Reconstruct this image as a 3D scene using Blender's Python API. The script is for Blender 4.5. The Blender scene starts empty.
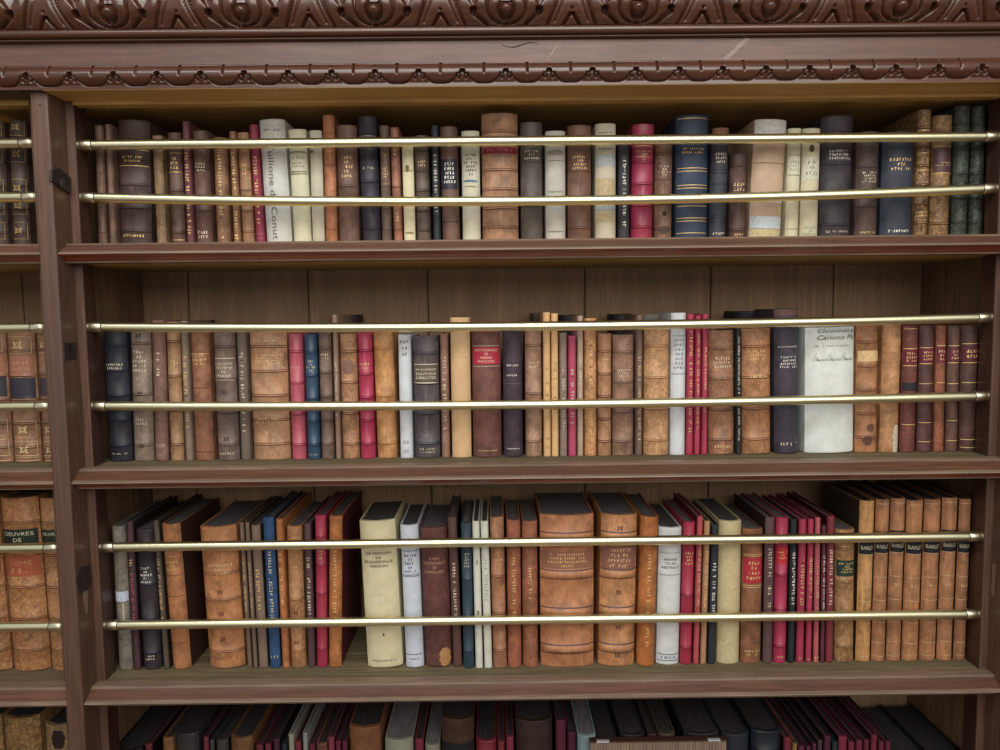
# Antique library bookcase: carved walnut, brass rails, shelves of old bindings.
import bpy, math, random
from mathutils import Vector, Matrix, noise as mnoise

C = bpy.context.scene.collection
ZO = 1.55                      # eye height above the floor; shelf heights below are relative to it
SHELF_Z = {1: .1382, 2: -.2967, 3: -.7357, 4: -1.19}
CAM_ANG = (0.082889, 0.005506, -0.010757)  # pitch, yaw, roll
CAM_X = -0.09018
ROD_Z = [0.3283, 0.2295, -0.0211, -0.1772, -0.4629, -0.6247]
GAIN = {1: .88, 2: 1.04, 3: .95, 4: .42}  # book colour gain per shelf; bottom shelf's shade is painted into its low value

# shelf, x centre, width, height, lean, spine y, depth, binding, colour, details, label, group
BOOKS = [
(1, -0.8734, 0.0172, 0.2366, 0.0046, 0.036, 0.147, 'calf', '6a5040', [('B', 4, '')], 'slim drab brown calf book, top shelf, second left of the thick dark brown book', 'old books on the top shelf'),
(1, -0.8521, 0.0139, 0.2383, 0.0015, 0.036, 0.145, 'calf', '75594a', [], 'slim smooth brown book, top shelf, left of the thick dark brown book', 'old books on the top shelf'),
(1, -0.8113, 0.0631, 0.2465, 0.0073, 0.036, 0.168, 'calf', '4c3a36', [('B', 5, ''), ('T', 0.1627, 0.1781, 2, 'd8b47c'), ('G', 'd8b47c', 0.1878, 0.1568), ('T', 0.0162, 0.0241, 1, 'd8b47c')], 'thick dark brown book with raised bands on the top shelf', 'old books on the top shelf'),
(1, -0.7552, 0.0192, 0.2163, 0.0, 0.036, 0.147, 'mottle', '8a6f4e', [], 'slim mottled tan book, top shelf, right of the thick dark brown book', 'old books on the top shelf'),
(1, -0.7226, 0.0268, 0.2217, 0.0, 0.036, 0.145, 'calf', '664b40', [('T', 0.1483, 0.1754, 3, 'd8b47c'), ('G', 'd8b47c', 0.1812, 0.1444, 0.0114), ('B', 3, '')], 'brown book with gilt title lines, top shelf, left of the slim maroon book', 'old books on the top shelf'),
(1, -0.6974, 0.0148, 0.2436, 0.0, 0.036, 0.168, 'cloth', '6e3a3e', [('V', 0.0151, 0.1868, 'd8b47c')], 'slim maroon book with upright lettering on the top shelf', 'old books on the top shelf'),
(1, -0.6714, 0.0329, 0.2251, 0.0, 0.036, 0.164, 'calf', '65493f', [('T', 0.1439, 0.1633, 3, 'cabca4'), ('T', 0.0128, 0.0305, 2, 'cabca4'), ('B', 2, '')], 'dark brown calf book with silvery title, top shelf, right of the slim maroon book', 'old books on the top shelf'),
(1, -0.6325, 0.0268, 0.2113, 0.0, 0.036, 0.159, 'calf', '876247', [('V', 0.0105, 0.1862, 'd8b47c')], 'brown calf book with upright title, top shelf, second right of the slim maroon book', 'old books on the top shelf'),
(1, -0.6042, 0.0142, 0.2226, -0.0016, 0.036, 0.166, 'calf', '8c6446', [('V', 0.0102, 0.1859, 'd8b47c')], 'slim light brown book with upright title, top shelf, second left of the slim crimson book', 'old books on the top shelf'),
(1, -0.5816, 0.0219, 0.2205, -0.0039, 0.036, 0.16, 'calf', '9c7252', [('B', 5, '503830'), ('T', 0.1353, 0.1605, 3, 'd8b47c')], 'tan brown book with banded spine, top shelf, left of the slim crimson book', 'old books on the top shelf'),
(1, -0.5579, 0.0167, 0.2357, -0.0065, 0.036, 0.154, 'cloth', '8e2743', [('V', 0.0393, 0.1758, 'd8b47c'), ('G', 'b06070', 0.0216, 0.0117)], 'slim crimson book on the top shelf', 'old books on the top shelf'),
(1, -0.5214, 0.0501, 0.2449, -0.0076, 0.036, 0.166, 'vellum', 'bdbdb6', [('L', 0.2006, 0.2353, 'b4b4aa'), ('T', 0.2199, 0.2276, 1, '3a3838'), ('X', 0.0094, 0.1987, '5c5856', 'Tullione de Conut')], 'white vellum book with big upright handwriting on the top shelf', 'old books on the top shelf'),
(1, -0.4743, 0.0353, 0.2253, -0.0049, 0.036, 0.167, 'vellum', 'c5c2a4', [('L', 0.144, 0.177, 'cfccb2'), ('T', 0.1654, 0.1731, 1, '7a745c'), ('T', 0.1498, 0.1615, 2, '6a6450'), ('G', '6a644a', 0.1809, 0.1421, 0.1382)], 'smooth cream book with ruled paper title, top shelf, right of the handwritten white vellum book', 'old books on the top shelf'),
(1, -0.4418, 0.0238, 0.223, 0.0, 0.036, 0.165, 'vellum', 'b3ad98', [('P', 0.1786, 0.1844, -0.9, -0.4, '4a4038')], 'plain greyish cream book, top shelf, left of the tall orange tan book', 'old books on the top shelf'),
(1, -0.4158, 0.0224, 0.2526, 0.0, 0.036, 0.158, 'calf', 'a86a45', [('B', 4, '7a4630'), ('T', 0.1726, 0.1842, 2, 'd8b47c'), ('T', 0.0024, 0.0083, 1, 'd8b47c')], 'tall orange tan book on the top shelf', 'old books on the top shelf'),
(1, -0.382, 0.0406, 0.2331, 0.0, 0.036, 0.149, 'calf', '6f5347', [('T', 0.1295, 0.1742, 5, 'd8b47c'), ('B', 1, '')], 'worn brown book with gilt title, top shelf, right of the tall orange tan book', 'old books on the top shelf'),
(1, -0.336, 0.0364, 0.25, -0.0044, 0.036, 0.141, 'calf', '37333f', [('B', 5, '202028'), ('T', 0.1446, 0.1524, 1, 'b8ad98'), ('G', '8a8078', 0.2105)], 'tall purplish black banded book on the top shelf', 'old books on the top shelf'),
(1, -0.3055, 0.0185, 0.2314, -0.0004, 0.036, 0.156, 'calf', '6b574b', [('B', 5, '4a3a34'), ('L', 0.121, 0.1832, '6a5244'), ('T', 0.1696, 0.1793, 2, 'd8b47c'), ('T', 0.1288, 0.1502, 4, 'd8b47c')], 'slim grey brown banded book, top shelf, right of the tall purplish black book', 'old books on the top shelf'),
(1, -0.2826, 0.0169, 0.2274, -0.0033, 0.036, 0.17, 'calf', '99664f', [('B', 3, '5a3028'), ('V', 0.1636, 0.1868, 'd8b47c'), ('V', 0.0424, 0.0699, 'd8b47c')], 'slim reddish tan book, top shelf, left of the creased parchment book', 'old books on the top shelf'),
(1, -0.2592, 0.0219, 0.204, -0.0014, 0.036, 0.146, 'vellum', 'cfc4a2', [('P', 0.14, 0.1536, -0.5, 0.3, '7a5a40'), ('P', 0.142, 0.1439, -0.9, 0.9, '9a8a68'), ('P', 0.0186, 0.0225, -0.9, 0.9, '8a7a5c')], 'creased cream parchment book on the top shelf', 'old books on the top shelf'),
(1, -0.2314, 0.027, 0.2115, -0.0021, 0.036, 0.151, 'calf', '62544a', [('B', 5, '3c322c'), ('T', 0.1495, 0.1631, 2, 'd8b47c')], 'grey brown book with dark bands, top shelf, right of the creased parchment book', 'old books on the top shelf'),
(1, -0.2048, 0.0147, 0.2305, -0.0014, 0.036, 0.157, 'cloth', '26323b', [('V', 0.0554, 0.1822, 'cabca4')], 'slim blue black book with upright title on the top shelf', 'old books on the top shelf'),
(1, -0.1768, 0.0341, 0.2284, -0.0024, 0.036, 0.142, 'calf', '6c5044', [('L', 0.1061, 0.1645, '2e2c38'), ('T', 0.1159, 0.1587, 5, 'dcd8cc'), ('G', '1e1e26', 0.0414)], 'brown book with dark lettered label on the top shelf', 'old books on the top shelf'),
(1, -0.1356, 0.0356, 0.2193, 0.0, 0.036, 0.158, 'vellum', 'bdb9a4', [('T', 0.1311, 0.1758, 6, '3a3632'), ('P', 0.1194, 0.1233, -0.9, 0.8, '5a7484'), ('P', 0.1096, 0.1116, -0.8, 0.7, '9a7a58')], 'stained white book with printed title, top shelf, right of the brown dark-labelled book', 'old books on the top shelf'),
(1, -0.0772, 0.0722, 0.2535, 0.0, 0.036, 0.145, 'calf', 'a37a5c', [('B', 6, '5c3c30'), ('L', 0.1743, 0.1878, '8e2438'), ('T', 0.1772, 0.1849, 1, 'd8b47c')], 'thickest tan book with red title label on the top shelf', 'old books on the top shelf'),
(1, -0.0142, 0.0432, 0.2356, 0.0, 0.036, 0.161, 'calf', '57504a', [('T', 0.1611, 0.1824, 3, 'cabca4'), ('B', 2, '')], 'scuffed dark grey brown book, top shelf, right of the thickest tan book', 'old books on the top shelf'),
(1, 0.0333, 0.0397, 0.2178, 0.0, 0.036, 0.162, 'vellum', 'b0aca2', [('P', 0.1703, 0.18, -0.8, 0.8, '9a8f82'), ('P', 0.1587, 0.1606, -0.9, 0.9, '8a8478'), ('P', 0.0982, 0.1002, -0.9, 0.9, '989488'), ('P', 0.0196, 0.0216, -0.9, 0.9, '807a70')], 'worn grey white paper spine book on the top shelf', 'old books on the top shelf'),
(1, 0.0816, 0.0469, 0.2289, 0.0, 0.036, 0.141, 'calf', '70503f', [('B', 4, ''), ('T', 0.1407, 0.1699, 4, 'd8b47c')], 'reddish brown book with gilt title, top shelf, right of the worn grey white book', 'old books on the top shelf'),
(1, 0.1336, 0.0407, 0.2313, 0.0, 0.036, 0.169, 'vellum', 'b9b09a', [('T', 0.2101, 0.2159, 1, '3a3632'), ('T', 0.1791, 0.1849, 1, '6a6050'), ('P', 0.148, 0.1694, -1.0, 1.0, 'aab0b4'), ('P', 0.0619, 0.0698, -1.0, 1.0, 'a8aeb4'), ('P', 0.0894, 0.1246, -1.0, 1.0, 'b3a07c'), ('P', 0.0383, 0.058, -1.0, 1.0, 'b6a684')], 'torn cream book with grey paper bands on the top shelf', 'old books on the top shelf'),
(1, 0.1698, 0.0215, 0.1962, 0.0, 0.036, 0.152, 'cloth', '2f2f36', [('V', 0.0301, 0.1691, 'dcd8cc')], 'slim black book with white upright title on the top shelf', 'old books on the top shelf'),
(1, 0.2066, 0.0433, 0.2295, 0.0026, 0.036, 0.159, 'morocco', '9c2346', [('B', 5, '64122c'), ('T', 0.1629, 0.1784, 3, 'd8b47c'), ('G', 'd8b47c', 0.1862)], 'bright crimson banded book on the top shelf', 'old books on the top shelf'),
(1, 0.2494, 0.0346, 0.1994, 0.0009, 0.036, 0.146, 'mottle', '7c5c4a', [('B', 4, '4a342c'), ('L', 0.1196, 0.1547, '6a4c40'), ('T', 0.1274, 0.1489, 4, 'cabca4'), ('P', 0.049, 0.0588, -0.2, 0.3, '2c2422'), ('P', 0.0135, 0.0293, -0.6, 0.6, '4a3c38')], 'mottled brown book with wormholes, top shelf, right of the bright crimson book', 'old books on the top shelf'),
(1, 0.3072, 0.065, 0.2462, 0.0, 0.036, 0.151, 'cloth', '2b3c55', [('T', 0.1697, 0.1833, 2, 'd8b47c'), ('G', 'd8b47c', 0.2394, 0.1425, 0.1366, 0.1093, 0.1034, 0.0681, 0.0445, 0.0386, 0.0149)], 'thick navy book with gilt bands on the top shelf', 'old books on the top shelf'),
(1, 0.3591, 0.0343, 0.2206, 0.0044, 0.036, 0.14, 'cloth', '343743', [('P', 0.2022, 0.2197, -1.0, 1.0, '7a543c'), ('T', 0.1498, 0.1731, 3, 'cabca4'), ('G', '20222a', 0.1381, 0.1322, 0.1107, 0.0479, 0.042, 0.0361), ('T', 0.0084, 0.0163, 1, 'cabca4')], 'dark slate book with tan head, top shelf, right of the thick navy book', 'old books on the top shelf'),
(1, 0.3993, 0.0328, 0.1708, 0.0, 0.036, 0.164, 'calf', '563f39', [('B', 3, ''), ('T', 0.0947, 0.1143, 2, 'd8b47c'), ('T', 0.0021, 0.014, 2, 'd8b47c')], 'short dark brown book on the top shelf', 'old books on the top shelf'),
(1, 0.4543, 0.0645, 0.2352, 0.0092, 0.036, 0.143, 'vellum', 'b59a80', [('P', 0.2033, 0.2342, -1.0, 1.0, 'c0bfba'), ('P', 0.1489, 0.1508, -1.0, 1.0, '8a705c'), ('P', 0.0726, 0.0784, -1.0, 1.0, 'd0ccc0'), ('P', 0.0213, 0.045, -1.0, 1.0, 'b8c2c8'), ('P', 0.0035, 0.0193, -1.0, 1.0, 'b8ac84'), ('P', 0.047, 0.0706, 0.6, 1.0, 'b8a67c')], 'broken pinkish book with pale paper bands on the top shelf', 'old books on the top shelf'),
(1, 0.5073, 0.0264, 0.2183, 0.0031, 0.036, 0.146, 'vellum', 'c0bb9c', [('L', 0.1269, 0.162, 'c8c6b0'), ('T', 0.1328, 0.1562, 3, '8a8468'), ('G', '8a8264', 0.1659, 0.1269, 0.0208)], 'slim cream book with small label, top shelf, right of the broken pinkish book', 'old books on the top shelf'),
(1, 0.5428, 0.0363, 0.218, 0.0015, 0.036, 0.145, 'vellum', 'c0b698', [('L', 0.1168, 0.1617, 'c6c2ac'), ('T', 0.1246, 0.1559, 3, '6a7468'), ('T', 0.0066, 0.0264, 3, '78948c'), ('P', 0.1714, 0.185, -0.4, 0.2, '5a4c3c')], 'cream book with wide printed label, top shelf, left of the thick blackish book', 'old books on the top shelf'),
(1, 0.5976, 0.0642, 0.2426, 0.0, 0.036, 0.141, 'calf', '3a3238', [('B', 4, '1e2236'), ('T', 0.1554, 0.1768, 3, 'dcd8cc'), ('T', 0.012, 0.0179, 1, 'cabca4')], 'thick blackish book with white title on the top shelf', 'old books on the top shelf'),
(1, 0.6594, 0.0451, 0.2111, 0.0, 0.036, 0.17, 'calf', '54423c', [('B', 2, '3a3038'), ('T', 0.1098, 0.1333, 4, 'cabca4'), ('T', 0.0094, 0.0153, 1, 'd8b47c')], 'dark brown book with low title, top shelf, right of the thick blackish book', 'old books on the top shelf'),
(1, 0.7216, 0.0638, 0.2106, 0.0, 0.036, 0.163, 'cloth', '333a4a', [('T', 0.1327, 0.1601, 3, 'd8b47c'), ('T', 0.0108, 0.0187, 1, 'dcd8cc')], 'broad slate blue worn book on the top shelf', 'old books on the top shelf'),
(1, 0.7692, 0.0267, 0.2527, 0.0, 0.036, 0.154, 'gilt', '6a4e38', [('B', 6, '40301f'), ('G', 'd8b47c', 0.2121, 0.2063, 0.1674, 0.1342, 0.0518, 0.0439)], 'tall slim gilt-tooled brown book, top shelf, right of the broad slate blue book', 'old books on the top shelf'),
(1, 0.8073, 0.039, 0.2417, 0.0, 0.036, 0.141, 'gilt', '74563a', [('B', 4, '4a3424'), ('L', 0.13, 0.1768, '54383a'), ('T', 0.1417, 0.1495, 2, 'd8b47c'), ('G', 'd8b47c', 0.1807, 0.128)], 'brown book covered in gilt tooling, top shelf, left of the tall black green book', 'old books on the top shelf'),
(1, 0.8473, 0.0311, 0.2597, -0.0017, 0.036, 0.167, 'gilt2', '2c332e', [('B', 5, '22261f')], 'tall black green tooled book on the top shelf', 'old books on the top shelf'),
(1, 0.8799, 0.027, 0.2582, -0.0025, 0.036, 0.141, 'gilt2', '232724', [('B', 5, '1a1d18')], 'tall near-black tooled book at the end, top shelf, right of the tall black green book', 'old books on the top shelf'),
(2, -0.8616, 0.0466, 0.2765, 0.0, 0.034, 0.13, 'calf', '24252d', [('B', 5, '141a2a'), ('T', 0.188, 0.2021, 2, 'cabca4'), ('T', 0.0144, 0.0186, 1, 'cabca4')], 'black book with blue-edged bands on the second shelf', 'old books on the second shelf'),
(2, -0.8143, 0.0404, 0.28, 0.0057, 0.034, 0.13, 'calf', '7c6a5c', [('B', 3, '50423c'), ('T', 0.1814, 0.2278, 5, 'cabca4'), ('T', 0.0735, 0.0898, 2, 'cabca4'), ('M', '3c2c28', 0.256, 0.1388, 0.0324)], 'grey tan book with silvery title, second shelf, right of the black blue-banded book', 'old books on the second shelf'),
(2, -0.7766, 0.0266, 0.2867, 0.0062, 0.034, 0.13, 'calf', '75554a', [('V', 0.1708, 0.2315, 'cabca4'), ('T', 0.0279, 0.0361, 2, 'cabca4')], 'slim brown book with upright title, second shelf, second right of the black blue-banded book', 'old books on the second shelf'),
(2, -0.7449, 0.0269, 0.2833, 0.0034, 0.034, 0.13, 'calf', '94704f', [('B', 4, '55382a'), ('T', 0.1847, 0.2069, 5, 'd8b47c')], 'slim tan book with gilt label area, second shelf, third right of the black blue-banded book', 'old books on the second shelf'),
(2, -0.7185, 0.015, 0.2851, 0.0003, 0.034, 0.13, 'cloth', '7a6654', [('V', 0.0683, 0.2167, 'd8b47c')], 'very slim drab book with upright lettering, second shelf, second left of the bright ruled-title book', 'old books on the second shelf'),
(2, -0.6896, 0.0378, 0.2747, 0.0, 0.034, 0.13, 'calf', '84583f', [('T', 0.1942, 0.2184, 3, 'd8b47c'), ('G', 'd8b47c', 0.2184), ('G', '5a3a2e', 0.1496, 0.0186)], 'reddish brown calf book, second shelf, left of the bright ruled-title book', 'old books on the second shelf'),
(2, -0.6405, 0.0434, 0.2702, 0.0, 0.034, 0.13, 'calf', '6c5a52', [('B', 4, '483a34'), ('W', 0.1693, 0.2017, 'd0c4a8', 'LACOSTE/SYSTEME/DE/MARINE'), ('G', 'cfc4a8', 0.2088, 0.1643), ('T', 0.0098, 0.018, 1, 'cabca4'), ('M', '4a3c38', 0.1409, 0.0448)], 'grey brown book with bright ruled title on the second shelf', 'old books on the second shelf'),
(2, -0.6033, 0.0186, 0.2698, 0.0, 0.034, 0.13, 'cloth', '655448', [('V', 0.0587, 0.2296, 'cabca4')], 'slim grey brown book with upright title, second shelf, right of the bright ruled-title book', 'old books on the second shelf'),
(2, -0.5529, 0.0754, 0.2692, 0.0, 0.034, 0.13, 'calf', 'a47b5a', [('B', 5, '643c2c'), ('W', 0.2411, 0.2461, 'c8b080', 'III'), ('T', 0.1947, 0.2169, 4, 'd8b47c'), ('T', 0.0745, 0.0889, 2, 'd8b47c')], 'thick tan book with numeral on the second shelf', 'old books on the second shelf'),
(2, -0.4953, 0.0275, 0.2566, 0.0, 0.034, 0.13, 'morocco', 'b0485a', [('B', 4, '822a3a'), ('T', 0.1799, 0.1921, 2, 'd09a80')], 'salmon red book on the second shelf', 'old books on the second shelf'),
(2, -0.4648, 0.0251, 0.2551, 0.0, 0.034, 0.13, 'morocco', '27455f', [('B', 5, '162c42'), ('T', 0.1796, 0.2039, 4, 'cabca4'), ('T', 0.0077, 0.0118, 1, 'cabca4')], 'blue leather book on the second shelf', 'old books on the second shelf'),
(2, -0.436, 0.0251, 0.264, 0.0, 0.034, 0.13, 'calf', '705a4e', [('B', 5, '4c3a34'), ('T', 0.2035, 0.2177, 2, 'cabca4')], 'grey brown banded book, second shelf, right of the blue leather book', 'old books on the second shelf'),
(2, -0.4138, 0.0105, 0.2939, 0.0, 0.034, 0.13, 'cloth', '866a52', [('V', 0.0853, 0.1993, 'cabca4')], 'very slim taller brown book, second shelf, second right of the blue leather book', 'old books on the second shelf'),
(2, -0.3892, 0.0341, 0.2555, 0.0, 0.034, 0.13, 'mottle', 'a57854', [('B', 4, '6a4630'), ('P', 0.1747, 0.203, -0.8, 0.8, '7c5c50')], 'mottled tan book with worn label, second shelf, left of the bright crimson book', 'old books on the second shelf'),
(2, -0.3539, 0.0292, 0.2571, -0.0014, 0.034, 0.13, 'morocco', 'a82449', [('B', 5, '701430'), ('T', 0.1824, 0.1986, 2, 'd8b47c')], 'bright crimson banded book on the second shelf', 'old books on the second shelf'),
(2, -0.3151, 0.0388, 0.2627, -0.0036, 0.034, 0.13, 'calf', 'b5824f', [('B', 3, '96683c'), ('T', 0.1657, 0.1901, 3, 'c79a58')], 'plain orange tan book, second shelf, right of the bright crimson book', 'old books on the second shelf'),
(2, -0.2747, 0.0249, 0.2522, 0.0, 0.034, 0.13, 'vellum', 'b9bcbf', [('T', 0.2079, 0.2442, 3, '6a6c70'), ('T', 0.0054, 0.0426, 2, '8a8c90')], 'white paper book flecked with black on the second shelf', 'old books on the second shelf'),
(2, -0.2322, 0.052, 0.2498, 0.0, 0.034, 0.13, 'calf', '544c4e', [('B', 4, '2a2c3e'), ('L', 0.1567, 0.1912, '5a5044'), ('W', 0.1607, 0.1851, 'd8ccb0', 'M JOREZI/SOLITUDE/DIRECTES'), ('G', 'd0c4a8', 0.1922, 0.1546), ('T', 0.0091, 0.0215, 2, 'cabca4')], 'dark grey book with white title on the second shelf', 'old books on the second shelf'),
(2, -0.1945, 0.0164, 0.2534, 0.0, 0.034, 0.13, 'calf', '866253', [('V', 0.0581, 0.2171, 'cabca4')], 'slim brown book beside light tan one, second shelf, right of the dark white-titled book', 'old books on the second shelf'),
(2, -0.1619, 0.0393, 0.286, 0.0, 0.034, 0.13, 'vellum', 'bd9a70', [('T', 0.2066, 0.2248, 2, 'd8c08c')], 'broad light tan book on the second shelf', 'old books on the second shelf'),
(2, -0.1094, 0.0583, 0.2646, 0.0, 0.034, 0.13, 'calf', '69413a', [('L', 0.1909, 0.2253, 'a02a3e'), ('W', 0.1929, 0.2232, 'd8c0a0', 'DICTIONNAIRE/DE/MARINE/FRANCOISE'), ('G', 'b0a090', 0.2283, 0.1868), ('T', 0.0118, 0.0159, 1, 'd8b47c')], 'maroon brown book with bright red label on the second shelf', 'old books on the second shelf'),
(2, -0.0558, 0.0392, 0.264, 0.0, 0.034, 0.13, 'calf', '3d333b', [('T', 0.1852, 0.1913, 1, 'dcd8cc'), ('T', 0.1649, 0.171, 1, 'dcd8cc'), ('T', 0.0153, 0.0194, 1, 'dcd8cc'), ('G', '6a6068', 0.1506)], 'dark purplish book with white lines on the second shelf', 'old books on the second shelf'),
(2, -0.0135, 0.033, 0.2656, 0.0, 0.034, 0.13, 'calf', '95715a', [('T', 0.1807, 0.1969, 2, 'cabca4'), ('B', 3, '')], 'brown tan smooth-spined book, second shelf, right of the dark purplish book', 'old books on the second shelf'),
(2, 0.0137, 0.0141, 0.2946, 0.0, 0.034, 0.13, 'vellum', 'c19a6c', [('V', 0.0144, 0.2027, 'd8bc84')], 'taller slim pale tan twin book, second shelf, second right of the dark purplish book', 'old books on the second shelf'),
(2, 0.0298, 0.0137, 0.292, 0.0, 0.034, 0.13, 'vellum', 'c49c6a', [('V', 0.0555, 0.2146, 'd8c088')], 'slim pale tan twin book, second shelf, second left of the slim pinkish crimson book', 'old books on the second shelf'),
(2, 0.047, 0.0155, 0.2528, 0.0, 0.034, 0.13, 'cloth', '806c5e', [('V', 0.0553, 0.182, 'cabca4')], 'slim grey brown book, second shelf, left of the slim pinkish crimson book', 'old books on the second shelf'),
(2, 0.0651, 0.0163, 0.2466, 0.0, 0.034, 0.13, 'cloth', 'aa3558', [('V', 0.0654, 0.1818, 'cabca4')], 'slim pinkish crimson book on the second shelf', 'old books on the second shelf'),
(2, 0.0816, 0.0123, 0.2867, 0.0, 0.034, 0.13, 'cloth', 'a88c74', [('V', 0.1062, 0.2141, 'cabca4')], 'very slim beige book, second shelf, right of the slim pinkish crimson book', 'old books on the second shelf'),
(2, 0.1027, 0.0244, 0.2816, 0.0, 0.034, 0.13, 'mottle', 'b68458', [('V', 0.1468, 0.2381, 'd8b47c'), ('V', 0.0649, 0.0957, 'd8b47c')], 'slim speckled orange tan book, second shelf, second right of the slim pinkish crimson book', 'old books on the second shelf'),
(2, 0.1315, 0.0273, 0.2499, 0.0, 0.034, 0.13, 'calf', 'a17654', [('B', 5, '5c3a2a'), ('T', 0.177, 0.2014, 4, 'd8b47c'), ('T', 0.0667, 0.0728, 1, 'd8b47c')], 'tan book with crisp bands, second shelf, left of the dark mottled brown book', 'old books on the second shelf'),
(2, 0.1697, 0.0426, 0.2475, 0.0, 0.034, 0.13, 'mottle', '8e6b56', [('B', 4, '5a4640'), ('T', 0.1604, 0.1787, 3, 'cabca4')], 'dark mottled brown book with bands on the second shelf', 'old books on the second shelf'),
(2, 0.2015, 0.0136, 0.2874, 0.0, 0.034, 0.13, 'cloth', '6e5447', [('V', 0.0329, 0.2047, 'd8b47c')], 'slim taller brown gilt-titled book, second shelf, right of the dark mottled brown book', 'old books on the second shelf'),
(2, 0.2383, 0.0512, 0.2609, 0.0, 0.034, 0.13, 'mottle', 'b98c60', [('B', 4, '8a5e3c')], 'broad light orange tan book on the second shelf', 'old books on the second shelf'),
(2, 0.2814, 0.0298, 0.2906, 0.0, 0.034, 0.13, 'vellum', 'b9bcbe', [('T', 0.1754, 0.2402, 7, '7a8086'), ('G', '80868c', 0.2443, 0.1672)], 'tall white book with grey printed title on the second shelf', 'old books on the second shelf'),
(2, 0.3056, 0.0142, 0.2875, 0.0, 0.034, 0.13, 'cloth', 'a42646', [('V', 0.0482, 0.2561, 'd8b47c')], 'slim tall crimson book, first of three, second shelf, right of the tall white book', 'old books on the second shelf'),
(2, 0.3209, 0.0118, 0.2849, 0.0, 0.034, 0.13, 'cloth', 'a82a4a', [('V', 0.048, 0.2499, 'd8b47c')], 'slim tall crimson book, second of three, second shelf, left of the three crimson books', 'old books on the second shelf'),
(2, 0.3361, 0.012, 0.2872, -0.0011, 0.034, 0.13, 'cloth', 'a62848', [('X', 0.134, 0.2194, 'd8b888', 'PLACE NAMES'), ('V', 0.089, 0.1136, 'd8b47c')], 'slim tall crimson book, third of three on the second shelf', 'old books on the second shelf'),
(2, 0.3736, 0.052, 0.2534, -0.0043, 0.034, 0.13, 'mottle', '95694c', [('B', 4, ''), ('T', 0.1764, 0.2008, 3, 'cabca4'), ('T', 0.0123, 0.0205, 1, 'd8b47c')], 'broad reddish tan speckled book, second shelf, right of the three crimson books', 'old books on the second shelf'),
(2, 0.4064, 0.0087, 0.2571, -0.0044, 0.034, 0.13, 'cloth', '23282a', [('V', 0.0305, 0.2429, 'dcd8cc')], 'very slim black book with white lettering on the second shelf', 'old books on the second shelf'),
(2, 0.446, 0.0585, 0.2567, -0.0048, 0.034, 0.13, 'mottle', 'a5744e', [('B', 4, '6e4632'), ('T', 0.1919, 0.2142, 3, 'd8b47c'), ('T', 0.1553, 0.1655, 1, 'd8b47c')], 'broad reddish tan banded book, second shelf, right of the very slim black book', 'old books on the second shelf'),
(2, 0.5087, 0.0511, 0.2963, -0.0069, 0.034, 0.13, 'calf', '38333e', [('P', 0.2822, 0.2942, -1.0, 1.0, '5c4038'), ('W', 0.2166, 0.2216, 'd8d0c0', 'DICTIONARY'), ('T', 0.1749, 0.2014, 4, 'dcd8cc'), ('T', 0.0148, 0.0252, 1, 'cabca4')], 'tall dark purplish book with white title on the second shelf', 'old books on the second shelf'),
(2, 0.5974, 0.1004, 0.2571, -0.0048, 0.034, 0.13, 'vellum', 'c4c8c2', [('W', 0.2308, 0.2551, '4a4848', 'Chronicon p/Carionis Ph'), ('I', 0.1699, 0.2146, '3a3838'), ('T', 0.2166, 0.2227, 1, '9a9a96')], 'very wide white vellum book with handwriting on the second shelf', 'old books on the second shelf'),
(2, 0.6722, 0.0447, 0.2643, -0.004, 0.034, 0.13, 'calf', '9a6a46', [('B', 5, '5c3828'), ('L', 0.1874, 0.2097, 'c8a878'), ('P', 0.015, 0.0357, -0.5, 0.3, '5a382c'), ('P', 0.0439, 0.0604, -0.2, 0.5, '64402f')], 'tan book with scraped pale label, second shelf, right of the wide handwritten white vellum book', 'old books on the second shelf'),
(2, 0.7184, 0.0384, 0.2638, 0.0, 0.034, 0.13, 'calf', 'ab7c52', [('P', -0.0022, 0.0578, 0.1, 0.95, 'bdb09a'), ('P', 0.1848, 0.2072, -1.0, 1.0, '9c704e'), ('G', '7c5434', 0.1093)], 'torn tan book showing its paper lining on the second shelf', 'old books on the second shelf'),
(2, 0.7563, 0.0315, 0.2594, -0.0008, 0.034, 0.13, 'mottle', '6e3c33', [('L', 0.1803, 0.2108, '64222e'), ('T', 0.1844, 0.2068, 3, 'd8b47c'), ('G', 'd8b47c', 0.2533, 0.2129, 0.1783, 0.1047, 0.0574), ('P', 0.1273, 0.1436, -1.0, 1.0, '26242a')], 'mottled red brown book with dark patch, second shelf, right of the torn tan book', 'old books on the second shelf'),
(2, 0.7904, 0.0295, 0.259, -0.002, 0.034, 0.13, 'calf', '543634', [('L', 0.184, 0.2125, '622430'), ('T', 0.1881, 0.2084, 3, 'd8b47c'), ('G', 'd8b47c', 0.2145, 0.182, 0.1412, 0.0611, 0.0218)], 'dark red brown labelled book, second shelf, second right of the torn tan book', 'old books on the second shelf'),
(2, 0.8194, 0.02, 0.2587, -0.004, 0.034, 0.13, 'mottle', '8a5238', [('L', 0.1837, 0.2162, '642632'), ('T', 0.1878, 0.2101, 3, 'd8b47c'), ('G', 'd8b47c', 0.2182, 0.1429, 0.104)], 'speckled light red brown book, second shelf, third right of the torn tan book', 'old books on the second shelf'),
(2, 0.8466, 0.0249, 0.2584, -0.0038, 0.034, 0.13, 'calf', '5c4036', [('L', 0.1855, 0.2139, '5c2832'), ('T', 0.1895, 0.2098, 3, 'd8b47c'), ('G', 'd8b47c', 0.218, 0.1834, 0.1406, 0.0646, 0.0233)], 'brown labelled book with silvery rules, second shelf, fourth right of the torn tan book', 'old books on the second shelf'),
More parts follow.
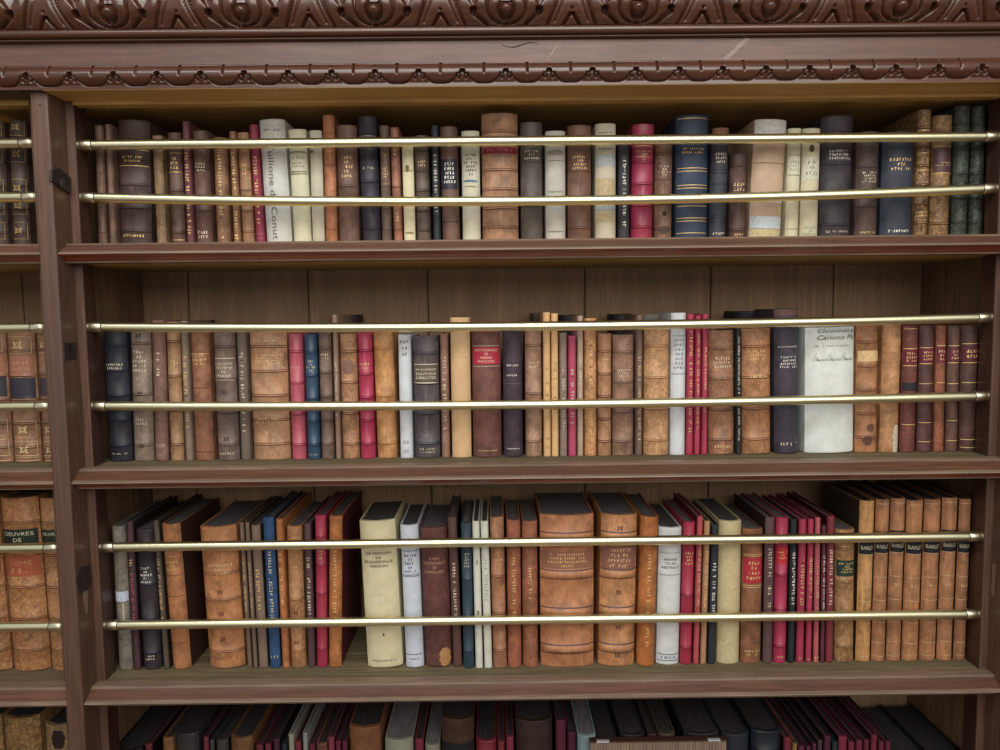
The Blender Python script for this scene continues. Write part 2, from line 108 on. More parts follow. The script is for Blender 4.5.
(2, 0.8827, 0.037, 0.2581, -0.0054, 0.034, 0.13, 'calf', '4e332b', [('L', 0.1851, 0.2176, '52242c'), ('T', 0.1912, 0.2115, 2, 'd8b47c'), ('G', 'd8b47c', 0.2216, 0.183, 0.1422, 0.0249, 0.0083)], 'darkest red brown labelled book, second shelf, fifth right of the torn tan book', 'old books on the second shelf'),
(3, -0.871, 0.028, 0.3049, 0.0, 0.03, 0.23, 'mottle', '7a7468', [('P', 0.147, 0.1682, -1.0, 1.0, 'b4bcc6'), ('P', 0.098, 0.1449, 0.2, 0.5, 'b0a488')], 'mottled grey book with white paper band on the third shelf', 'old books on the third shelf'),
(3, -0.8451, 0.0142, 0.3151, -0.0009, 0.03, 0.226, 'cloth', '4a2a32', [('V', 0.2228, 0.2397, 'd8b47c'), ('V', 0.1041, 0.2102, 'b05a68')], 'slim dark maroon book, third shelf, right of the grey white-banded book', 'old books on the third shelf'),
(3, -0.816, 0.0373, 0.298, -0.0019, 0.03, 0.245, 'calf', '332c30', [('B', 4, '1c2236'), ('T', 0.1844, 0.2203, 5, 'dcd8cc'), ('T', 0.0201, 0.033, 2, 'cabca4')], 'dark book with white five-line title on the third shelf', 'old books on the third shelf'),
(3, -0.7837, 0.0116, 0.3164, -0.0079, 0.03, 0.238, 'cloth', '524638', [('V', 0.1118, 0.2389, 'd8b47c')], 'slim drab book with gilt upright title, third shelf, right of the dark white-titled book', 'old books on the third shelf'),
(3, -0.7543, 0.0382, 0.3077, -0.01, 0.03, 0.235, 'calf', 'a06a42', [('G', 'c89860', 0.2406), ('T', 0.209, 0.2322, 3, 'd8b47c'), ('G', '7c4c30', 0.2006, 0.1561, 0.0558), ('C', '3a241a')], 'orange brown book beside a gap on the third shelf', 'old books on the third shelf'),
(3, -0.6608, 0.0748, 0.3002, -0.0086, 0.03, 0.242, 'calf', 'ac7449', [('B', 5, '6a4436'), ('T', 0.1972, 0.2247, 3, 'd8b47c'), ('M', '6a4030', 0.1633, 0.1166, 0.0631), ('T', 0.018, 0.0266, 1, '8a5a38')], 'thick tan book with bow ornaments on the third shelf', 'old books on the third shelf'),
(3, -0.61, 0.0095, 0.3101, -0.006, 0.03, 0.232, 'cloth', '6e5646', [('V', 0.1223, 0.2388, 'd8b47c')], 'very slim brown book with upright title, third shelf, right of the thick ornamented tan book', 'old books on the third shelf'),
(3, -0.5984, 0.009, 0.31, -0.0061, 0.03, 0.238, 'cloth', '705846', [('V', 0.1137, 0.2281, 'd8b47c')], 'very slim brown twin book, third shelf, second right of the thick ornamented tan book', 'old books on the third shelf'),
(3, -0.5823, 0.0187, 0.3035, -0.0058, 0.03, 0.238, 'cloth', '7a6150', [('V', 0.122, 0.2153, 'd8b47c')], 'slim grey brown book, third shelf, left of the bright blue book', 'old books on the third shelf'),
(3, -0.5576, 0.0222, 0.3199, -0.0035, 0.03, 0.243, 'cloth', '1f4a78', [('V', 0.1046, 0.2529, 'cabca4'), ('T', 0.0209, 0.0295, 1, 'cabca4')], 'bright blue book on the third shelf', 'old books on the third shelf'),
(3, -0.5354, 0.0151, 0.3154, -0.0036, 0.03, 0.244, 'calf', 'a6683c', [('V', 0.1362, 0.2484, 'd8b47c')], 'slim orange tan book, third shelf, right of the bright blue book', 'old books on the third shelf'),
(3, -0.5101, 0.0311, 0.3005, 0.0, 0.03, 0.226, 'mottle', 'ab7a50', [('B', 3, '8a5a3c'), ('T', 0.1995, 0.2185, 3, 'd8b47c'), ('M', '5a3424', 0.1189, 0.0547)], 'tan book with small ornaments, third shelf, second right of the bright blue book', 'old books on the third shelf'),
(3, -0.4814, 0.0151, 0.3064, 0.0, 0.03, 0.244, 'cloth', '54393a', [('V', 0.1036, 0.2393, 'cabca4')], 'slim dark brown book, third shelf, left of the crimson banded book', 'old books on the third shelf'),
(3, -0.4601, 0.0215, 0.3229, 0.0057, 0.03, 0.228, 'morocco', 'a2203f', [('B', 5, '6c1028'), ('T', 0.2306, 0.2516, 3, 'd8b47c')], 'crimson banded book on the third shelf', 'old books on the third shelf'),
(3, -0.4337, 0.0268, 0.3204, 0.0106, 0.03, 0.24, 'calf', 'ab6c3a', [('V', 0.1029, 0.2513, 'd8b47c'), ('C', '4a1620')], 'orange tan book with maroon boards, third shelf, right of the crimson banded book', 'old books on the third shelf'),
(3, -0.328, 0.0732, 0.3104, -0.01, 0.024, 0.18, 'vellum', 'c8bd98', [('W', 0.212, 0.2477, '2c2a28', 'DE PERROIN/DE/FLANDEVILLE/FERSION'), ('P', 0.138, 0.1529, -0.6, 0.3, 'cdc6a8'), ('P', 0.0677, 0.0742, 0.0, 0.1, '4a463c'), ('T', 0.012, 0.0185, 1, '4a5a70')], 'thick cream vellum book on the third shelf', 'old books on the third shelf'),
(3, -0.2657, 0.0366, 0.3013, -0.0066, 0.024, 0.19, 'vellum', 'bcc2cc', [('G', '5a6474', 0.248, 0.1975, 0.1943, 0.0284), ('T', 0.2007, 0.2427, 5, '4a5464'), ('T', 0.0155, 0.0219, 1, '5a6474')], 'white book with printed ruled title on the third shelf', 'old books on the third shelf'),
(3, -0.2164, 0.0562, 0.2953, -0.006, 0.024, 0.206, 'calf', '5e3833', [('W', 0.1979, 0.2358, 'c49070', 'A NEW/DICTIONARY/OF/ETYMOLOGY'), ('P', 0.0019, 0.0406, 0.1, 0.95, 'a87c50')], 'broad maroon brown book with tan stain on the third shelf', 'old books on the third shelf'),
(3, -0.176, 0.0182, 0.3169, -0.0074, 0.024, 0.201, 'cloth', '5c3a36', [('V', 0.102, 0.2248, 'cabca4')], 'slim maroon brown book, third shelf, right of the broad maroon brown book', 'old books on the third shelf'),
(3, -0.1529, 0.021, 0.3072, -0.0016, 0.0165, 0.203, 'morocco', '263c4a', [('B', 4, '142634'), ('T', 0.2144, 0.2458, 5, 'cabca4')], 'dark teal leather book on the third shelf', 'old books on the third shelf'),
(3, -0.1312, 0.0145, 0.3101, -0.0033, 0.0165, 0.205, 'vellum', 'c6c4b8', [('P', 0.2205, 0.2309, -0.2, 0.3, '8a7a70'), ('P', 0.113, 0.1236, -0.3, 0.4, '6a625a')], 'slim white book with specks, third shelf, right of the dark teal book', 'old books on the third shelf'),
(3, -0.1124, 0.0157, 0.3099, -0.0047, 0.0165, 0.191, 'vellum', 'c2c2b4', [('V', 0.1466, 0.2411, '9a9a90')], 'slim white book right of its twin, third shelf, second right of the dark teal book', 'old books on the third shelf'),
(3, -0.0881, 0.0283, 0.3179, -0.0036, 0.0165, 0.2, 'calf', '9c6c4c', [('B', 4, '6a4430'), ('T', 0.2262, 0.2492, 3, 'd8b47c')], 'smooth brown tan banded book, third shelf, third right of the dark teal book', 'old books on the third shelf'),
(3, -0.0576, 0.0284, 0.3113, 0.0, 0.0165, 0.193, 'calf', '94573c', [('V', 0.1036, 0.2446, 'd8b47c')], 'reddish brown book with upright title, third shelf, second left of the widest tan book', 'old books on the third shelf'),
(3, -0.0246, 0.0311, 0.3088, 0.0, 0.0165, 0.2, 'mottle', '945c42', [('V', 0.1455, 0.2296, 'd8b47c')], 'speckled reddish brown book, third shelf, left of the widest tan book', 'old books on the third shelf'),
(3, 0.0523, 0.1106, 0.3203, 0.0, 0.0165, 0.215, 'calf', 'a8704a', [('B', 4, '5a3c38'), ('R', 'big'), ('T', 0.2118, 0.2432, 4, 'd8b47c'), ('P', 0.2097, 0.2453, -0.95, 0.95, '8a5c48'), ('T', 0.0318, 0.0361, 1, '5a3828')], 'widest tan book with heavy bands on the third shelf', 'old books on the third shelf'),
(3, 0.1542, 0.0745, 0.3191, 0.006, 0.0165, 0.215, 'calf', 'b07a4e', [('B', 4, '5a4038'), ('R', 'big'), ('T', 0.2084, 0.2524, 4, 'd8b47c'), ('P', 0.2063, 0.2545, -0.95, 0.95, '84584a'), ('M', '4a3434', 0.292, 0.1579, 0.0837, 0.024)], 'thick tan book with centre ornaments on the third shelf', 'old books on the third shelf'),
(3, 0.2148, 0.0364, 0.3142, 0.0073, 0.0165, 0.22, 'calf', 'a6642f', [('V', 0.0317, 0.2391, 'd8b47c')], 'smooth orange brown book with upright title on the third shelf', 'old books on the third shelf'),
(3, 0.2615, 0.0469, 0.2902, 0.0041, 0.021, 0.212, 'vellum', 'c4c6c4', [('G', '8a8e92', 0.2381, 0.1918), ('W', 0.2034, 0.2287, '2c2c30', 'ANSWER/TO AN/ABSTRACT'), ('G', '3c5878', 0.0226, 0.0097), ('W', 0.0118, 0.0204, '4a6484', '1824')], 'white book titled in three lines on the third shelf', 'old books on the third shelf'),
(3, 0.2994, 0.0243, 0.3015, 0.0049, 0.021, 0.203, 'morocco', 'a41f3e', [('B', 3, '6e1028'), ('T', 0.2113, 0.2408, 4, 'd8b47c')], 'crimson leather book with gilt title on the third shelf', 'old books on the third shelf'),
(3, 0.3199, 0.0123, 0.3137, 0.0057, 0.021, 0.213, 'cloth', 'b04248', [('V', 0.118, 0.2468, 'd8b47c')], 'thin red cloth book, third shelf, right of the gilt crimson book', 'old books on the third shelf'),
(3, 0.3349, 0.013, 0.3031, 0.0055, 0.021, 0.219, 'cloth', 'a8794e', [('V', 0.1135, 0.2445, 'd8b47c')], 'thin tan cloth book, third shelf, left of the thin blue black book', 'old books on the third shelf'),
(3, 0.3516, 0.0153, 0.2945, 0.005, 0.021, 0.205, 'cloth', '262a33', [('V', 0.1133, 0.2191, 'dcd8cc')], 'thin blue black book on the third shelf', 'old books on the third shelf'),
(3, 0.3889, 0.0467, 0.3025, 0.0011, 0.021, 0.211, 'mottle2', 'beae84', [], 'cream book speckled all over on the third shelf', 'old books on the third shelf'),
(3, 0.4364, 0.042, 0.2852, 0.0, 0.021, 0.222, 'calf', '84573a', [('L', 0.1716, 0.2265, 'a4303a'), ('T', 0.178, 0.2202, 4, 'd8b47c'), ('G', 'd8b47c', 0.2328, 0.2296, 0.1674, 0.1632), ('T', 0.0159, 0.0309, 2, 'd8b47c')], 'brown book with red label on the third shelf', 'old books on the third shelf'),
(3, 0.4694, 0.0194, 0.3098, 0.0, 0.021, 0.212, 'cloth', '593c3c', [('V', 0.1117, 0.2491, 'cabca4')], 'slim purplish brown book, third shelf, right of the red-labelled brown book', 'old books on the third shelf'),
(3, 0.496, 0.0266, 0.3086, 0.0, 0.021, 0.223, 'morocco', 'a62148', [('B', 4, '721030'), ('L', 0.2131, 0.2467, 'b03038'), ('T', 0.2215, 0.2404, 3, 'd8b47c'), ('T', 0.0108, 0.0172, 1, 'd8b47c')], 'broad crimson banded book on the third shelf', 'old books on the third shelf'),
(3, 0.5184, 0.0138, 0.305, 0.0, 0.021, 0.208, 'cloth', '1f2a2c', [('V', 0.1281, 0.2401, 'dcd8cc')], 'slim black book with white lettering on the third shelf', 'old books on the third shelf'),
(3, 0.5369, 0.0163, 0.3048, 0.0, 0.021, 0.218, 'cloth', 'a12243', [('V', 0.1194, 0.2315, 'd8b47c'), ('T', 0.008, 0.0145, 1, 'd8b47c')], 'brighter smooth crimson book, third shelf, right of the slim white-lettered black book', 'old books on the third shelf'),
(3, 0.5551, 0.0124, 0.3046, -0.0016, 0.021, 0.206, 'cloth', 'a82646', [('V', 0.1361, 0.2313, 'd8b47c'), ('T', 0.0056, 0.0121, 1, 'd8b47c')], 'smooth crimson book, third shelf, left of the faded rose red book', 'old books on the third shelf'),
(3, 0.5705, 0.0114, 0.3075, -0.0029, 0.021, 0.219, 'cloth', 'ad4a54', [('V', 0.1104, 0.21, 'd0a080'), ('T', -0.001, 0.0162, 2, 'd8b47c')], 'slim faded rose red book on the third shelf', 'old books on the third shelf'),
(3, 0.5835, 0.0089, 0.2904, -0.0033, 0.021, 0.217, 'cloth', '5e2530', [('V', 0.1145, 0.2309, 'dcd8cc')], 'thin dark maroon book, third shelf, right of the faded rose red book', 'old books on the third shelf'),
(3, 0.5984, 0.0157, 0.3103, -0.0039, 0.021, 0.223, 'cloth', '7e2632', [('V', 0.1228, 0.2454, 'cabca4')], 'slim deep red book, third shelf, left of the green-labelled gilt book', 'old books on the third shelf'),
(3, 0.6323, 0.04, 0.2807, -0.0049, 0.021, 0.208, 'gilt', '8c6442', [('B', 4, '64442e'), ('L', 0.1839, 0.2177, '24362c'), ('T', 0.1903, 0.2135, 4, 'd8b47c')], 'gilt brown book with green label on the third shelf', 'old books on the third shelf'),
(3, 0.6717, 0.0307, 0.3406, 0.0, 0.023, 0.19, 'calf2', 'b5854f', [('BAR',)], 'lightest tan book of the seven-volume set on the third shelf', 'old books on the third shelf'),
(3, 0.7036, 0.0286, 0.3429, 0.0, 0.023, 0.19, 'calf2', '9c6c48', [('BAR',)], 'tan black-labelled set book, third shelf, right of the lightest tan set volume', 'old books on the third shelf'),
(3, 0.7358, 0.0304, 0.3446, 0.0, 0.023, 0.19, 'calf2', '9a6b48', [('BAR',)], 'tan black-labelled set book, third shelf, second right of the lightest tan set volume', 'old books on the third shelf'),
(3, 0.7712, 0.0342, 0.34, 0.0, 0.023, 0.19, 'calf2', 'a27048', [('BAR',)], 'broad tan black-labelled set book, third shelf, third right of the lightest tan set volume', 'old books on the third shelf'),
(3, 0.8078, 0.0341, 0.3417, 0.0, 0.023, 0.19, 'calf2', '9b6a46', [('BAR',)], 'tan black-labelled set book, third shelf, fourth right of the lightest tan set volume', 'old books on the third shelf'),
(3, 0.843, 0.0317, 0.3444, 0.0, 0.023, 0.19, 'calf2', '9c6c48', [('BAR',)], 'tan black-labelled set book, third shelf, fifth right of the lightest tan set volume', 'old books on the third shelf'),
(3, 0.8735, 0.0249, 0.3419, 0.0, 0.023, 0.19, 'calf2', '8c6040', [('BAR',)], 'end tan black-labelled set book, third shelf, sixth right of the lightest tan set volume', 'old books on the third shelf'),
(4, -0.885, 0.0609, 0.2683, 0.0, 0.045, 0.225, 'cloth', '2c2628', [], 'wide dark book lower than its neighbours on the bottom shelf', 'old books on the bottom shelf'),
(4, -0.8376, 0.0154, 0.2821, 0.0, 0.045, 0.237, 'cloth', '8e2440', [], 'slim crimson book, bottom shelf, right of the wide low dark book', 'old books on the bottom shelf'),
(4, -0.7957, 0.0223, 0.2959, 0.0, 0.045, 0.213, 'calf', 'a87848', [], 'slim tan book, bottom shelf, left of the dark grey book', 'old books on the bottom shelf'),
(4, -0.7578, 0.049, 0.3042, 0.0, 0.045, 0.201, 'calf', '4c4648', [], 'dark grey thick book on the bottom shelf', 'old books on the bottom shelf'),
(4, -0.7149, 0.0115, 0.2958, 0.0, 0.045, 0.232, 'cloth', 'a02c58', [], 'very slim pinkish crimson book, bottom shelf, right of the dark grey book', 'old books on the bottom shelf'),
(4, -0.7019, 0.0093, 0.289, 0.0, 0.045, 0.206, 'cloth', '5c6460', [], 'very slim grey green book, bottom shelf, left of the grey olive book', 'old books on the bottom shelf'),
(4, -0.6822, 0.0257, 0.2887, 0.0, 0.045, 0.223, 'cloth', '545046', [], 'grey olive book on the bottom shelf', 'old books on the bottom shelf'),
(4, -0.6417, 0.0469, 0.2925, 0.0, 0.045, 0.239, 'calf', 'a87444', [], 'orange tan book on the bottom shelf', 'old books on the bottom shelf'),
(4, -0.6019, 0.0158, 0.2776, 0.0, 0.045, 0.227, 'cloth', '8c2440', [], 'slim crimson book, bottom shelf, right of the orange tan book', 'old books on the bottom shelf'),
(4, -0.5838, 0.0137, 0.2784, 0.0, 0.045, 0.233, 'cloth', 'a02a44', [], 'slim red book, bottom shelf, left of the slim purple book', 'old books on the bottom shelf'),
(4, -0.5658, 0.0148, 0.2904, 0.0, 0.045, 0.216, 'cloth', '5c2444', [], 'slim purple book on the bottom shelf', 'old books on the bottom shelf'),
(4, -0.5492, 0.0126, 0.279, 0.0, 0.045, 0.228, 'cloth', '2c3840', [], 'slim blue grey book, bottom shelf, right of the slim purple book', 'old books on the bottom shelf'),
(4, -0.5338, 0.0115, 0.2999, 0.0, 0.045, 0.213, 'vellum', 'c8c4b0', [], 'slim cream book on the bottom shelf', 'old books on the bottom shelf'),
(4, -0.5192, 0.0126, 0.2831, 0.0, 0.045, 0.236, 'cloth', 'a82c48', [], 'slim red book between two pale ones, bottom shelf, right of the slim cream book', 'old books on the bottom shelf'),
(4, -0.5042, 0.01, 0.3028, 0.0, 0.045, 0.233, 'vellum', 'b8bcb4', [], 'slim pale grey book, bottom shelf, second right of the slim cream book', 'old books on the bottom shelf'),
(4, -0.4901, 0.0136, 0.2771, 0.0, 0.045, 0.201, 'cloth', '8a2440', [], 'slim dark crimson book, bottom shelf, left of the reddish tan book', 'old books on the bottom shelf'),
(4, -0.4698, 0.0222, 0.279, 0.0, 0.045, 0.228, 'calf', 'a86c50', [], 'reddish tan book on the bottom shelf', 'old books on the bottom shelf'),
(4, -0.4492, 0.0137, 0.2918, 0.0, 0.045, 0.238, 'cloth', 'b8405c', [], 'slim rose red book, bottom shelf, right of the reddish tan book', 'old books on the bottom shelf'),
(4, -0.4345, 0.011, 0.2829, 0.0, 0.045, 0.203, 'cloth', '98284c', [], 'very slim crimson book, bottom shelf, second right of the reddish tan book', 'old books on the bottom shelf'),
(4, -0.4207, 0.0122, 0.2827, 0.0, 0.045, 0.237, 'cloth', '7c2448', [], 'very slim purple crimson book, bottom shelf, left of the thick orange brown book', 'old books on the bottom shelf'),
(4, -0.3789, 0.0668, 0.3131, 0.0, 0.045, 0.204, 'calf', 'a86c44', [], 'thick orange brown book on the bottom shelf', 'old books on the bottom shelf'),
(4, -0.3059, 0.0598, 0.2844, 0.0, 0.045, 0.237, 'vellum', 'bcbca8', [], 'thick whitish book on the bottom shelf', 'old books on the bottom shelf'),
(4, -0.262, 0.0176, 0.2849, 0.0, 0.045, 0.206, 'cloth', 'a8284c', [], 'slim crimson book between pale books, bottom shelf, right of the thick whitish book', 'old books on the bottom shelf'),
(4, -0.2346, 0.0309, 0.2723, 0.0, 0.045, 0.238, 'vellum', 'aca890', [], 'cream book with worn head, bottom shelf, left of the tall dark brown book', 'old books on the bottom shelf'),
(4, -0.1801, 0.0684, 0.328, 0.0, 0.045, 0.227, 'calf', '5c4030', [('P', 0.2582, 0.2759, -1.0, 1.0, '24242c')], 'tall dark brown book with dark band on the bottom shelf', 'old books on the bottom shelf'),
(4, -0.1192, 0.0434, 0.2795, 0.0, 0.045, 0.21, 'morocco', 'a82840', [('B', 4, '701428')], 'crimson banded book on the bottom shelf', 'old books on the bottom shelf'),
(4, -0.0875, 0.015, 0.2779, 0.0, 0.045, 0.204, 'cloth', 'a83038', [], 'slim red book, bottom shelf, right of the crimson banded book', 'old books on the bottom shelf'),
(4, -0.069, 0.0167, 0.2877, 0.0, 0.045, 0.205, 'cloth', 'a83048', [], 'slim red book, bottom shelf, left of the thick maroon brown book', 'old books on the bottom shelf'),
(4, -0.0166, 0.0783, 0.3224, 0.0, 0.045, 0.212, 'calf', '4e3432', [], 'thick maroon brown book with torn headcap on the bottom shelf', 'old books on the bottom shelf'),
(4, 0.0399, 0.0212, 0.3227, 0.0, 0.045, 0.228, 'cloth', '7c1c44', [], 'tall slim purple crimson book on the bottom shelf', 'old books on the bottom shelf'),
(4, 0.0626, 0.0176, 0.2958, 0.0, 0.045, 0.226, 'cloth', '6c1c3c', [], 'slim dark maroon book, bottom shelf, right of the tall purple crimson book', 'old books on the bottom shelf'),
(4, 0.0953, 0.0395, 0.2886, 0.0, 0.045, 0.235, 'vellum', 'a8c4cc', [], 'pale blue white book on the bottom shelf', 'old books on the bottom shelf'),
(4, 0.1397, 0.0418, 0.2791, 0.0, 0.045, 0.222, 'cloth', '383434', [], 'dark grey book behind the wooden board, bottom shelf, right of the pale blue book', 'old books on the bottom shelf'),
(4, 0.1937, 0.0547, 0.2884, 0.0, 0.045, 0.229, 'cloth', '2e2c30', [], 'thick black book behind the wooden board on the bottom shelf', 'old books on the bottom shelf'),
(4, 0.2349, 0.0202, 0.29, 0.0, 0.045, 0.206, 'cloth', '5c1c2c', [], 'slim maroon book behind the wooden board, bottom shelf, right of the thick black book', 'old books on the bottom shelf'),
(4, 0.2669, 0.0362, 0.2895, 0.0, 0.045, 0.203, 'calf', '6c5848', [], 'brown book behind the wooden board, bottom shelf, left of the thickest black book', 'old books on the bottom shelf'),
(4, 0.3429, 0.0765, 0.2885, 0.0, 0.045, 0.21, 'cloth', '333236', [], 'thickest black book beside the wooden board on the bottom shelf', 'old books on the bottom shelf'),
(4, 0.4145, 0.0592, 0.2863, 0.0, 0.045, 0.234, 'cloth', '343c4c', [], 'dark slate blue book on the bottom shelf', 'old books on the bottom shelf'),
(4, 0.482, 0.0645, 0.292, 0.0, 0.045, 0.217, 'morocco', '1e2c3c', [('B', 5, '101c28')], 'dark blue banded book with torn head on the bottom shelf', 'old books on the bottom shelf'),
(4, 0.5246, 0.0163, 0.2769, 0.0, 0.045, 0.201, 'cloth', 'a02848', [], 'slim crimson book, bottom shelf, right of the dark blue banded book', 'old books on the bottom shelf'),
(4, 0.5402, 0.01, 0.2633, 0.0, 0.045, 0.206, 'calf', 'c09058', [], 'very slim yellow tan book on the bottom shelf', 'old books on the bottom shelf'),
(4, 0.5552, 0.0141, 0.2564, 0.0, 0.045, 0.209, 'cloth', '842848', [], 'very slim crimson book, bottom shelf, right of the yellow tan book', 'old books on the bottom shelf'),
(4, 0.5697, 0.0104, 0.2562, 0.0, 0.045, 0.229, 'cloth', '7c2c48', [], 'very slim crimson book, bottom shelf, second right of the yellow tan book', 'old books on the bottom shelf'),
(4, 0.5818, 0.0094, 0.2627, 0.0, 0.045, 0.24, 'cloth', '743048', [], 'very slim purple red book, bottom shelf, second left of the slim plum book', 'old books on the bottom shelf'),
(4, 0.5938, 0.01, 0.2692, 0.0, 0.045, 0.237, 'cloth', '6a4a54', [], 'very slim mauve book, bottom shelf, left of the slim plum book', 'old books on the bottom shelf'),
(4, 0.6099, 0.0155, 0.279, 0.0, 0.045, 0.233, 'cloth', '6c2448', [], 'slim plum book on the bottom shelf', 'old books on the bottom shelf'),
(4, 0.6263, 0.0117, 0.2654, 0.0, 0.045, 0.225, 'cloth', '245458', [], 'slim teal book on the bottom shelf', 'old books on the bottom shelf'),
(4, 0.6432, 0.0177, 0.2779, 0.0, 0.045, 0.226, 'cloth', 'b02c50', [], 'bright crimson book on the bottom shelf', 'old books on the bottom shelf'),
(4, 0.6618, 0.0138, 0.2649, 0.0, 0.045, 0.201, 'cloth', 'a42c4c', [], 'slim crimson book, bottom shelf, right of the bright crimson book', 'old books on the bottom shelf'),
(4, 0.6785, 0.0146, 0.268, 0.0, 0.045, 0.234, 'cloth', '98284a', [], 'slim crimson book, bottom shelf, second right of the bright crimson book', 'old books on the bottom shelf'),
(4, 0.694, 0.012, 0.2689, 0.0, 0.045, 0.236, 'cloth', '90284a', [], 'slim crimson book, bottom shelf, left of the taller crimson book', 'old books on the bottom shelf'),
(4, 0.71, 0.0138, 0.2798, 0.0, 0.045, 0.233, 'cloth', 'a8284c', [], 'taller slim crimson book on the bottom shelf', 'old books on the bottom shelf'),
(4, 0.7258, 0.012, 0.2651, 0.0, 0.045, 0.235, 'cloth', '942848', [], 'slim crimson book, bottom shelf, right of the taller crimson book', 'old books on the bottom shelf'),
(4, 0.7405, 0.0129, 0.2649, 0.0, 0.045, 0.224, 'cloth', '88284a', [], 'slim crimson book, bottom shelf, left of the wide low black book', 'old books on the bottom shelf'),
(4, 0.7913, 0.0682, 0.233, 0.0, 0.045, 0.214, 'cloth', '2c2828', [], 'wide black book lower than the crimson row on the bottom shelf', 'old books on the bottom shelf'),
(4, 0.8701, 0.077, 0.2318, 0.0, 0.045, 0.22, 'cloth', '262222', [], 'wide black book nearest the end wall, bottom shelf, right of the wide low black book', 'old books on the bottom shelf'),
(1, -1.0862, 0.0408, 0.248, 0.0075, 0.036, 0.156, 'gilt3', '4c3a34', [('B', 5, '2c2220'), ('M', 'a88c58', 0.2346, 0.1826, 0.1167, 0.0816, 0.0327)], 'dark brown gilt-square book cut by the frame, top shelf of the narrow bay', 'gilt books in the narrow bay'),
(1, -1.0377, 0.0348, 0.2476, 0.0068, 0.036, 0.146, 'gilt3', '4a3832', [('B', 5, '2c2220'), ('M', 'a88c58', 0.2342, 0.1822, 0.1163, 0.0812, 0.0322)], 'dark brown gilt-square book beside the post, top shelf of the narrow bay', 'gilt books in the narrow bay'),
(2, -1.1092, 0.052, 0.2651, 0.0, 0.034, 0.13, 'gilt3', '84604a', [('B', 5, '5a4030'), ('L', 0.136, 0.1765, '2c2a30'), ('L', 0.1806, 0.2169, '8a5a44'), ('M', 'd0b884', 0.2431, 0.0728, 0.0318), ('G', 'd0b080', 0.0153, 0.005)], 'gilt star-tooled calf book cut by the frame, second shelf of the narrow bay', 'gilt books in the narrow bay'),
(2, -1.0525, 0.0551, 0.2645, 0.0, 0.034, 0.13, 'gilt3', '8c664a', [('B', 5, '5a4030'), ('L', 0.1313, 0.1739, '2e2a34'), ('L', 0.1779, 0.2183, '8a5a48'), ('M', 'd8c08c', 0.2404, 0.068, 0.027), ('T', 0.186, 0.2102, 2, 'b08860'), ('G', 'd0b080', 0.0146, 0.0043)], 'gilt star-tooled calf book with purple label, second shelf of the narrow bay', 'gilt books in the narrow bay'),
(2, -0.9997, 0.0383, 0.27, 0.0, 0.034, 0.13, 'gilt3', '805c46', [('B', 5, '5a4030'), ('L', 0.1368, 0.1733, '3a3036'), ('M', 'd0b884', 0.2399, 0.0674, 0.0263), ('G', 'd0b080', 0.014, 0.0037)], 'gilt star-tooled calf book behind the post, second shelf of the narrow bay', 'gilt books in the narrow bay'),
(3, -1.1445, 0.0646, 0.3665, -0.0081, 0.03, 0.239, 'gilt', '8c5a38', [('B', 5, '5c3822'), ('L', 0.2706, 0.302, '24301f'), ('L', 0.2055, 0.2476, '945038')], 'gilt calf book cut by the frame, third shelf of the narrow bay', 'gilt books in the narrow bay'),
(3, -1.0705, 0.0772, 0.3662, -0.0059, 0.03, 0.242, 'gilt', '945f3a', [('B', 5, '5c3822'), ('L', 0.2697, 0.3011, '20281e'), ('W', 0.2728, 0.2979, 'b8b49c', 'OEUVRES/DE'), ('L', 0.2024, 0.2466, '9c5238'), ('W', 0.2066, 0.2382, 'b88058', 'TOME/II.')], 'gilt calf book with green and red labels, third shelf of the narrow bay', 'gilt books in the narrow bay'),
(3, -1.0037, 0.0463, 0.3653, -0.0051, 0.03, 0.242, 'gilt', '966442', [('B', 5, '5c3822'), ('L', 0.2688, 0.3001, '242c20'), ('W', 0.2855, 0.296, 'b8b49c', 'OEUVRES')], 'gilt calf book with green label behind the post, third shelf of the narrow bay', 'gilt books in the narrow bay'),
(4, -1.1841, 0.0652, 0.3452, 0.0, 0.045, 0.229, 'gilt', '9c7446', [], 'gilt tan book cut by the frame, bottom shelf of the narrow bay', 'gilt books in the narrow bay'),
(4, -1.1103, 0.077, 0.3441, 0.0, 0.045, 0.206, 'gilt', '9c7446', [], 'gilt tan book with worn head, bottom shelf of the narrow bay', 'gilt books in the narrow bay'),
(4, -1.0276, 0.067, 0.3276, 0.0, 0.045, 0.23, 'gilt', 'a88c64', [('P', 0.2768, 0.3166, -0.4, 0.5, '3c2620')], 'pale gilt book with dark medallion, bottom shelf of the narrow bay', 'gilt books in the narrow bay'),
(2, -0.7718, 0.0531, 0.285, 0.0, 0.195, 0.09, 'cloth', '2c2426', [], 'dark book standing behind slim front books on the second shelf', 'second row of books'),
(2, -0.4236, 0.0488, 0.2939, 0.0, 0.195, 0.09, 'cloth', '33292a', [], 'dark book standing behind the mottled tan book on the second shelf', 'second row of books'),
(2, 0.0018, 0.02, 0.2933, 0.0, 0.195, 0.09, 'cloth', '4c382e', [], 'brown book standing behind the brown tan book on the second shelf', 'second row of books'),
(2, 0.0741, 0.0356, 0.2881, 0.0, 0.195, 0.09, 'cloth', '2a2628', [], 'dark book standing behind the pinkish crimson book on the second shelf', 'second row of books'),
(2, 0.1943, 0.0446, 0.289, 0.0, 0.195, 0.09, 'cloth', '241f22', [], 'dark book standing behind the dark mottled book on the second shelf', 'second row of books'),
(2, 0.2645, 0.0513, 0.2871, 0.0, 0.195, 0.09, 'cloth', '8a8478', [], 'grey book standing behind the broad orange tan book on the second shelf', 'second row of books'),
(2, 0.4864, 0.0803, 0.2925, 0.0, 0.195, 0.09, 'cloth', '1f1c20', [], 'wide black book standing behind the reddish tan books on the second shelf', 'second row of books'),
]

